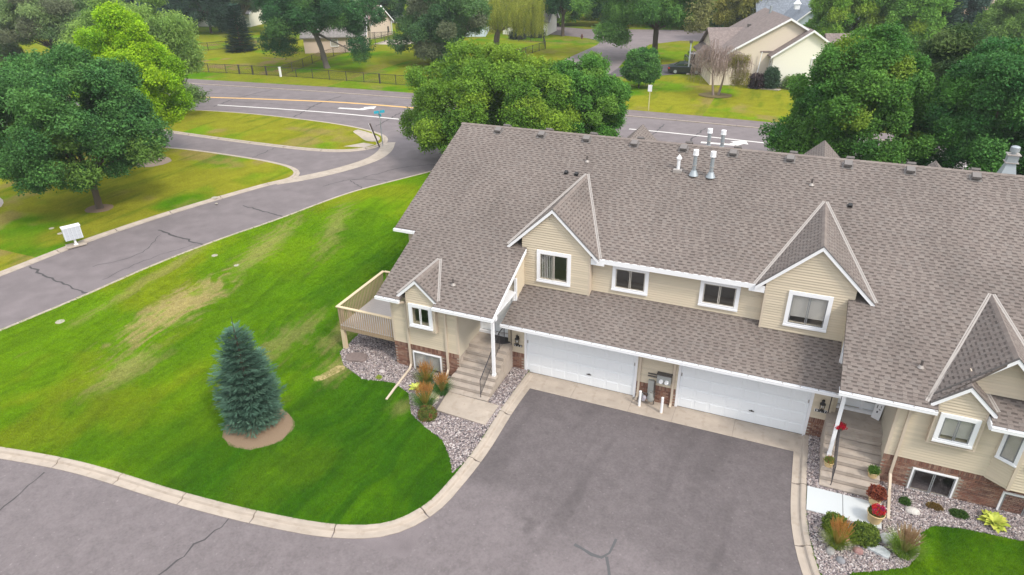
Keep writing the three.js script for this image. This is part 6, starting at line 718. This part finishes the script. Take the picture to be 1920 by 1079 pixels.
function win(parent, x, y, z, w, h, turn = 0) { const f = part('window', metres(merge([B(-w / 2, w / 2, 0, 0.09, 0, 0.08), B(-w / 2, w / 2, h - 0.09, h, 0, 0.08), B(-w / 2, -w / 2 + 0.09, 0.09, h - 0.09, 0, 0.08), B(w / 2 - 0.09, w / 2, 0.09, h - 0.09, 0, 0.08)])), M.white, parent); f.position.set(x, y, z); f.rotation.y = turn; part('room_behind', B(-w / 2 + 0.09, w / 2 - 0.09, 0.09, h - 0.09, 0, 0.02), M.room, f); part('pane', B(-w / 2 + 0.09, w / 2 - 0.09, 0.09, h - 0.09, 0.04, 0.045), M.glass, f); }
const farT = (c) => { const T = tex(256, 256, (u, v) => { const row = Math.floor(v * 32), k = 0.78 + 0.35 * hash(Math.floor(u * 24 + (row % 2) * 0.5), row) + 0.2 * (hash(u * 256, v * 256) - 0.5); return [c[0] * k, c[1] * k, c[2] * k]; }); return mat([1, 1, 1], 0.95, { map: rep(T, 4.6) }); };
const roofA = farT([0.205, 0.165, 0.155]), roofPink = farT([0.28, 0.20, 0.185]), roofBlue = farT([0.20, 0.225, 0.27]), roofGrey = farT([0.22, 0.205, 0.2]);
const cream = mat([0.80, 0.78, 0.70], 0.8), cream2 = mat([0.66, 0.58, 0.48], 0.8), pink = mat([0.62, 0.50, 0.42], 0.8), blueW = mat([0.55, 0.65, 0.74], 0.8);
{ const h = thing('house', 'cream house with a tall white gable across the street', 'house', [5.4, 0, -67.7], 0.32);
  block(h, 0, 8.2, -9, 0, 4.05, 6.75, 'z', cream, roofA); block(h, -7.0, 10.2, -13, -1.3, 3.2, 7.95, 'z', cream2, roofA); block(h, -6.2, 0, -14.5, -3.2, 3.1, 6.0, 'x', cream2, roofA); block(h, 8, 15, -8.5, -3, 3.2, 5.6, 'x', cream2, roofA); block(h, -1.1, 3.2, -5.2, -1.5, 4.3, 5.6, 'x', cream2, roofA, 0.25);
  part('downspout', merge([bar([-1.2, 4.1, -0.9], [-1.6, 0.1, -0.95], 0.09)]), M.white, h); win(h, -0.02, 1.4, -0.9, 0.9, 1.8, -Math.PI / 2); win(h, 5.0, 2.4, 0.02, 1.0, 1.1); part('chimney', cyl([1.2, 7.6, -9], [1.2, 8.6, -9], 0.15, 0.15, 10), M.metal, h); for (const [x, z] of [[-1.5, -8], [-2.6, -9.2]]) part('roof_vent', B(x - 0.2, x + 0.2, 6.15 + (x + 1.5) * 0.5, 6.5 + (x + 1.5) * 0.5, z - 0.2, z + 0.2), M.darkgrey, h); }
{ const h = thing('house', 'pink roofed house with a plain beige gable in the upper left', 'house', [-66.8, 0, -92.6], -0.04); block(h, -15, 0, -3.3, 3.3, 3.0, 5.7, 'x', pink, roofPink); block(h, -19, -9, -9, -1, 3.2, 7.4, 'z', pink, roofPink); part('downspout', bar([0.1, 2.9, -3.5], [0.1, 0.1, -3.4], 0.12), M.white, h); part('gas_meter', B(0.02, 0.25, 0.6, 1.7, -2.3, -2.05), M.darkgrey, h); win(h, -6, 1.2, 3.31, 1.3, 1.1); }
{ const h = thing('house', 'blue grey roofed house hidden behind the middle tree', 'house', [-56, 0, -101], 0.35); block(h, -6, 7, -5, 5, 3.2, 7.6, 'x', blueW, roofBlue); block(h, -4, 2, 4, 8, 3, 5.4, 'z', blueW, roofBlue); win(h, 4, 1.2, 5.02, 1.3, 1.1); struct('patio', sheet([[-63.5, -90.5], [-56, -91.2], [-57, -84.5], [-63.2, -84]], 0.05), M.concrete, 'concrete patio behind the middle tree'); }
{ const h = thing('house', 'pale house half hidden behind the willow', 'house', [-38.5, 0, -103.5], 0.1); block(h, -7.5, 1.5, -7, 0, 2.8, 5.2, 'x', cream, roofGrey); win(h, -2, 1, 0.02, 1.2, 1.1); }
{ const h = thing('house', 'pale blue gabled house behind the cream house', 'house', [8.2, 0, -95.5], 0.3); block(h, -3.2, 3.0, -6, 2, 4.4, 6.9, 'z', blueW, roofBlue); block(h, -6, 9, -14, -5, 4.4, 9.6, 'x', blueW, roofBlue); win(h, 0, 4.6, 2.02, 0.8, 0.9); part('cupola', merge([B(-1.9, -1.2, 6.4, 7.2, -1.6, -0.9), new THREE.ConeGeometry(0.7, 0.7, 4).rotateY(0.78).translate(-1.55, 7.5, -1.25)]), M.white, h); }
{ const h = thing('house', 'long tan house at the far upper right', 'house', [44, 0, -155], -0.1); block(h, -14, 14, -5, 5, 3.4, 6.2, 'x', mat([0.50, 0.37, 0.29], 0.8), mat([0.34, 0.26, 0.22], 0.9)); block(h, 6, 18, -1, 8, 3.4, 7.0, 'z', mat([0.50, 0.37, 0.29], 0.8), roofGrey); for (const x of [-9, -4, 1]) win(h, x, 1.1, 5.02, 1.8, 1.2); }
{ const h = thing('house', 'pale house glimpsed under the deep green tree at the upper left', 'house', [-112, 0, -100], 0.2); block(h, -8, 8, -5, 4, 3, 5.5, 'x', cream, roofGrey); win(h, 2, 1, 4.02, 1.3, 1.2); }
{ const h = thing('house', 'tan house wall showing through the leaning cottonwood', 'house', [-64.5, 0, -77], 0.5); block(h, -6, 4, -4, 3, 2.9, 5.6, 'x', pink, roofGrey); win(h, -1, 1, 3.02, 1.3, 1.2); }
// vehicles
function car(label, cat, pos, turn, paint, prof, glassProf, len, wid, suv) {
  const t = thing('parked_car', label, cat, pos, turn); const ex = (pts, d, bev) => { const s = new THREE.Shape(pts.map(([x, y]) => new THREE.Vector2(x, y))); const g = new THREE.ExtrudeGeometry(s, { depth: d - 2 * bev, bevelEnabled: true, bevelSize: bev, bevelThickness: bev, bevelSegments: 2, curveSegments: 6 }); g.translate(0, 0, -d / 2 + bev); return g; };
  const pm = new THREE.MeshPhysicalMaterial({ color: lin(...paint), roughness: 0.3, metalness: 0.3, clearcoat: 1, clearcoatRoughness: 0.05 }), gm = new THREE.MeshPhysicalMaterial({ color: lin(0.02, 0.03, 0.035), roughness: 0.05, clearcoat: 1 });
  part('body', ex(prof, wid, 0.07), pm, t); part('cabin', ex(glassProf, wid - 0.26, 0.06), pm, t); const inset = glassProf.map(([x, y]) => [x * 0.94 + (suv ? 0 : -0.005), 0.955 * (y - 0.9) + 0.90]); part('side_window', ex(inset, wid - 0.235, 0.01), gm, t); part('pillar', metres(B(-0.16, -0.09, 0.9, 1.36, -(wid - 0.225) / 2, (wid - 0.225) / 2)), pm, t);
  for (const x of [-len * 0.295, len * 0.31]) for (const s of [-1, 1]) { const w = part('wheel', new THREE.CylinderGeometry(0.33, 0.33, 0.22, 22).rotateX(Math.PI / 2).translate(x, 0.33, s * (wid / 2 - 0.1)), M.black, t); part('rim', merge([new THREE.CylinderGeometry(0.22, 0.22, 0.02, 16).rotateX(Math.PI / 2).translate(x, 0.33, s * (wid / 2 + 0.015))]), M.metal, w); }
  for (const s of [-1, 1]) { part('tail_light', metres(B(-len / 2 - 0.02, -len / 2 + 0.2, 0.68, 0.88, s * (wid / 2 - 0.12) - 0.14, s * (wid / 2 - 0.12) + 0.14)), mat([0.4, 0.02, 0.02], 0.3), t); part('headlight', metres(B(len / 2 - 0.25, len / 2 + 0.0, 0.58, 0.72, s * (wid / 2 - 0.15) - 0.14, s * (wid / 2 - 0.15) + 0.14)), M.white, t); part('side_mirror', new THREE.SphereGeometry(0.09, 8, 6).scale(0.8, 0.8, 1.4).translate(0.75, 0.98, s * (wid / 2 + 0.08)), pm, t); } part('number_plate', metres(B(-len / 2 - 0.075, -len / 2 - 0.06, 0.5, 0.62, -0.25, 0.25)), M.white, t);
}
car('black sedan parked on the dark driveway', 'car', [-5.9, 0.055, -73.7], 0.14, [0.012, 0.018, 0.035], [[-2.3, 0.35], [-2.35, 0.7], [-2.25, 0.92], [-1.6, 0.98], [0.9, 0.95], [2.0, 0.78], [2.3, 0.6], [2.32, 0.35], [1.9, 0.26], [-1.9, 0.26]], [[-1.75, 0.93], [-0.95, 1.36], [-0.2, 1.44], [0.35, 1.38], [1.15, 0.92]], 4.65, 1.82);
car('dark sport utility vehicle parked behind the lamp post', 'suv', [-6.2, 0.055, -81.2], 1.9, [0.02, 0.022, 0.03], [[-2.35, 0.42], [-2.4, 0.8], [-2.3, 1.05], [0.8, 1.05], [2.0, 0.98], [2.35, 0.8], [2.36, 0.42], [1.9, 0.34], [-1.9, 0.34]], [[-2.15, 1.02], [-1.95, 1.62], [-1.2, 1.72], [0.2, 1.68], [1.0, 1.03]], 4.8, 1.92, true);

renderer.render(scene, camera);
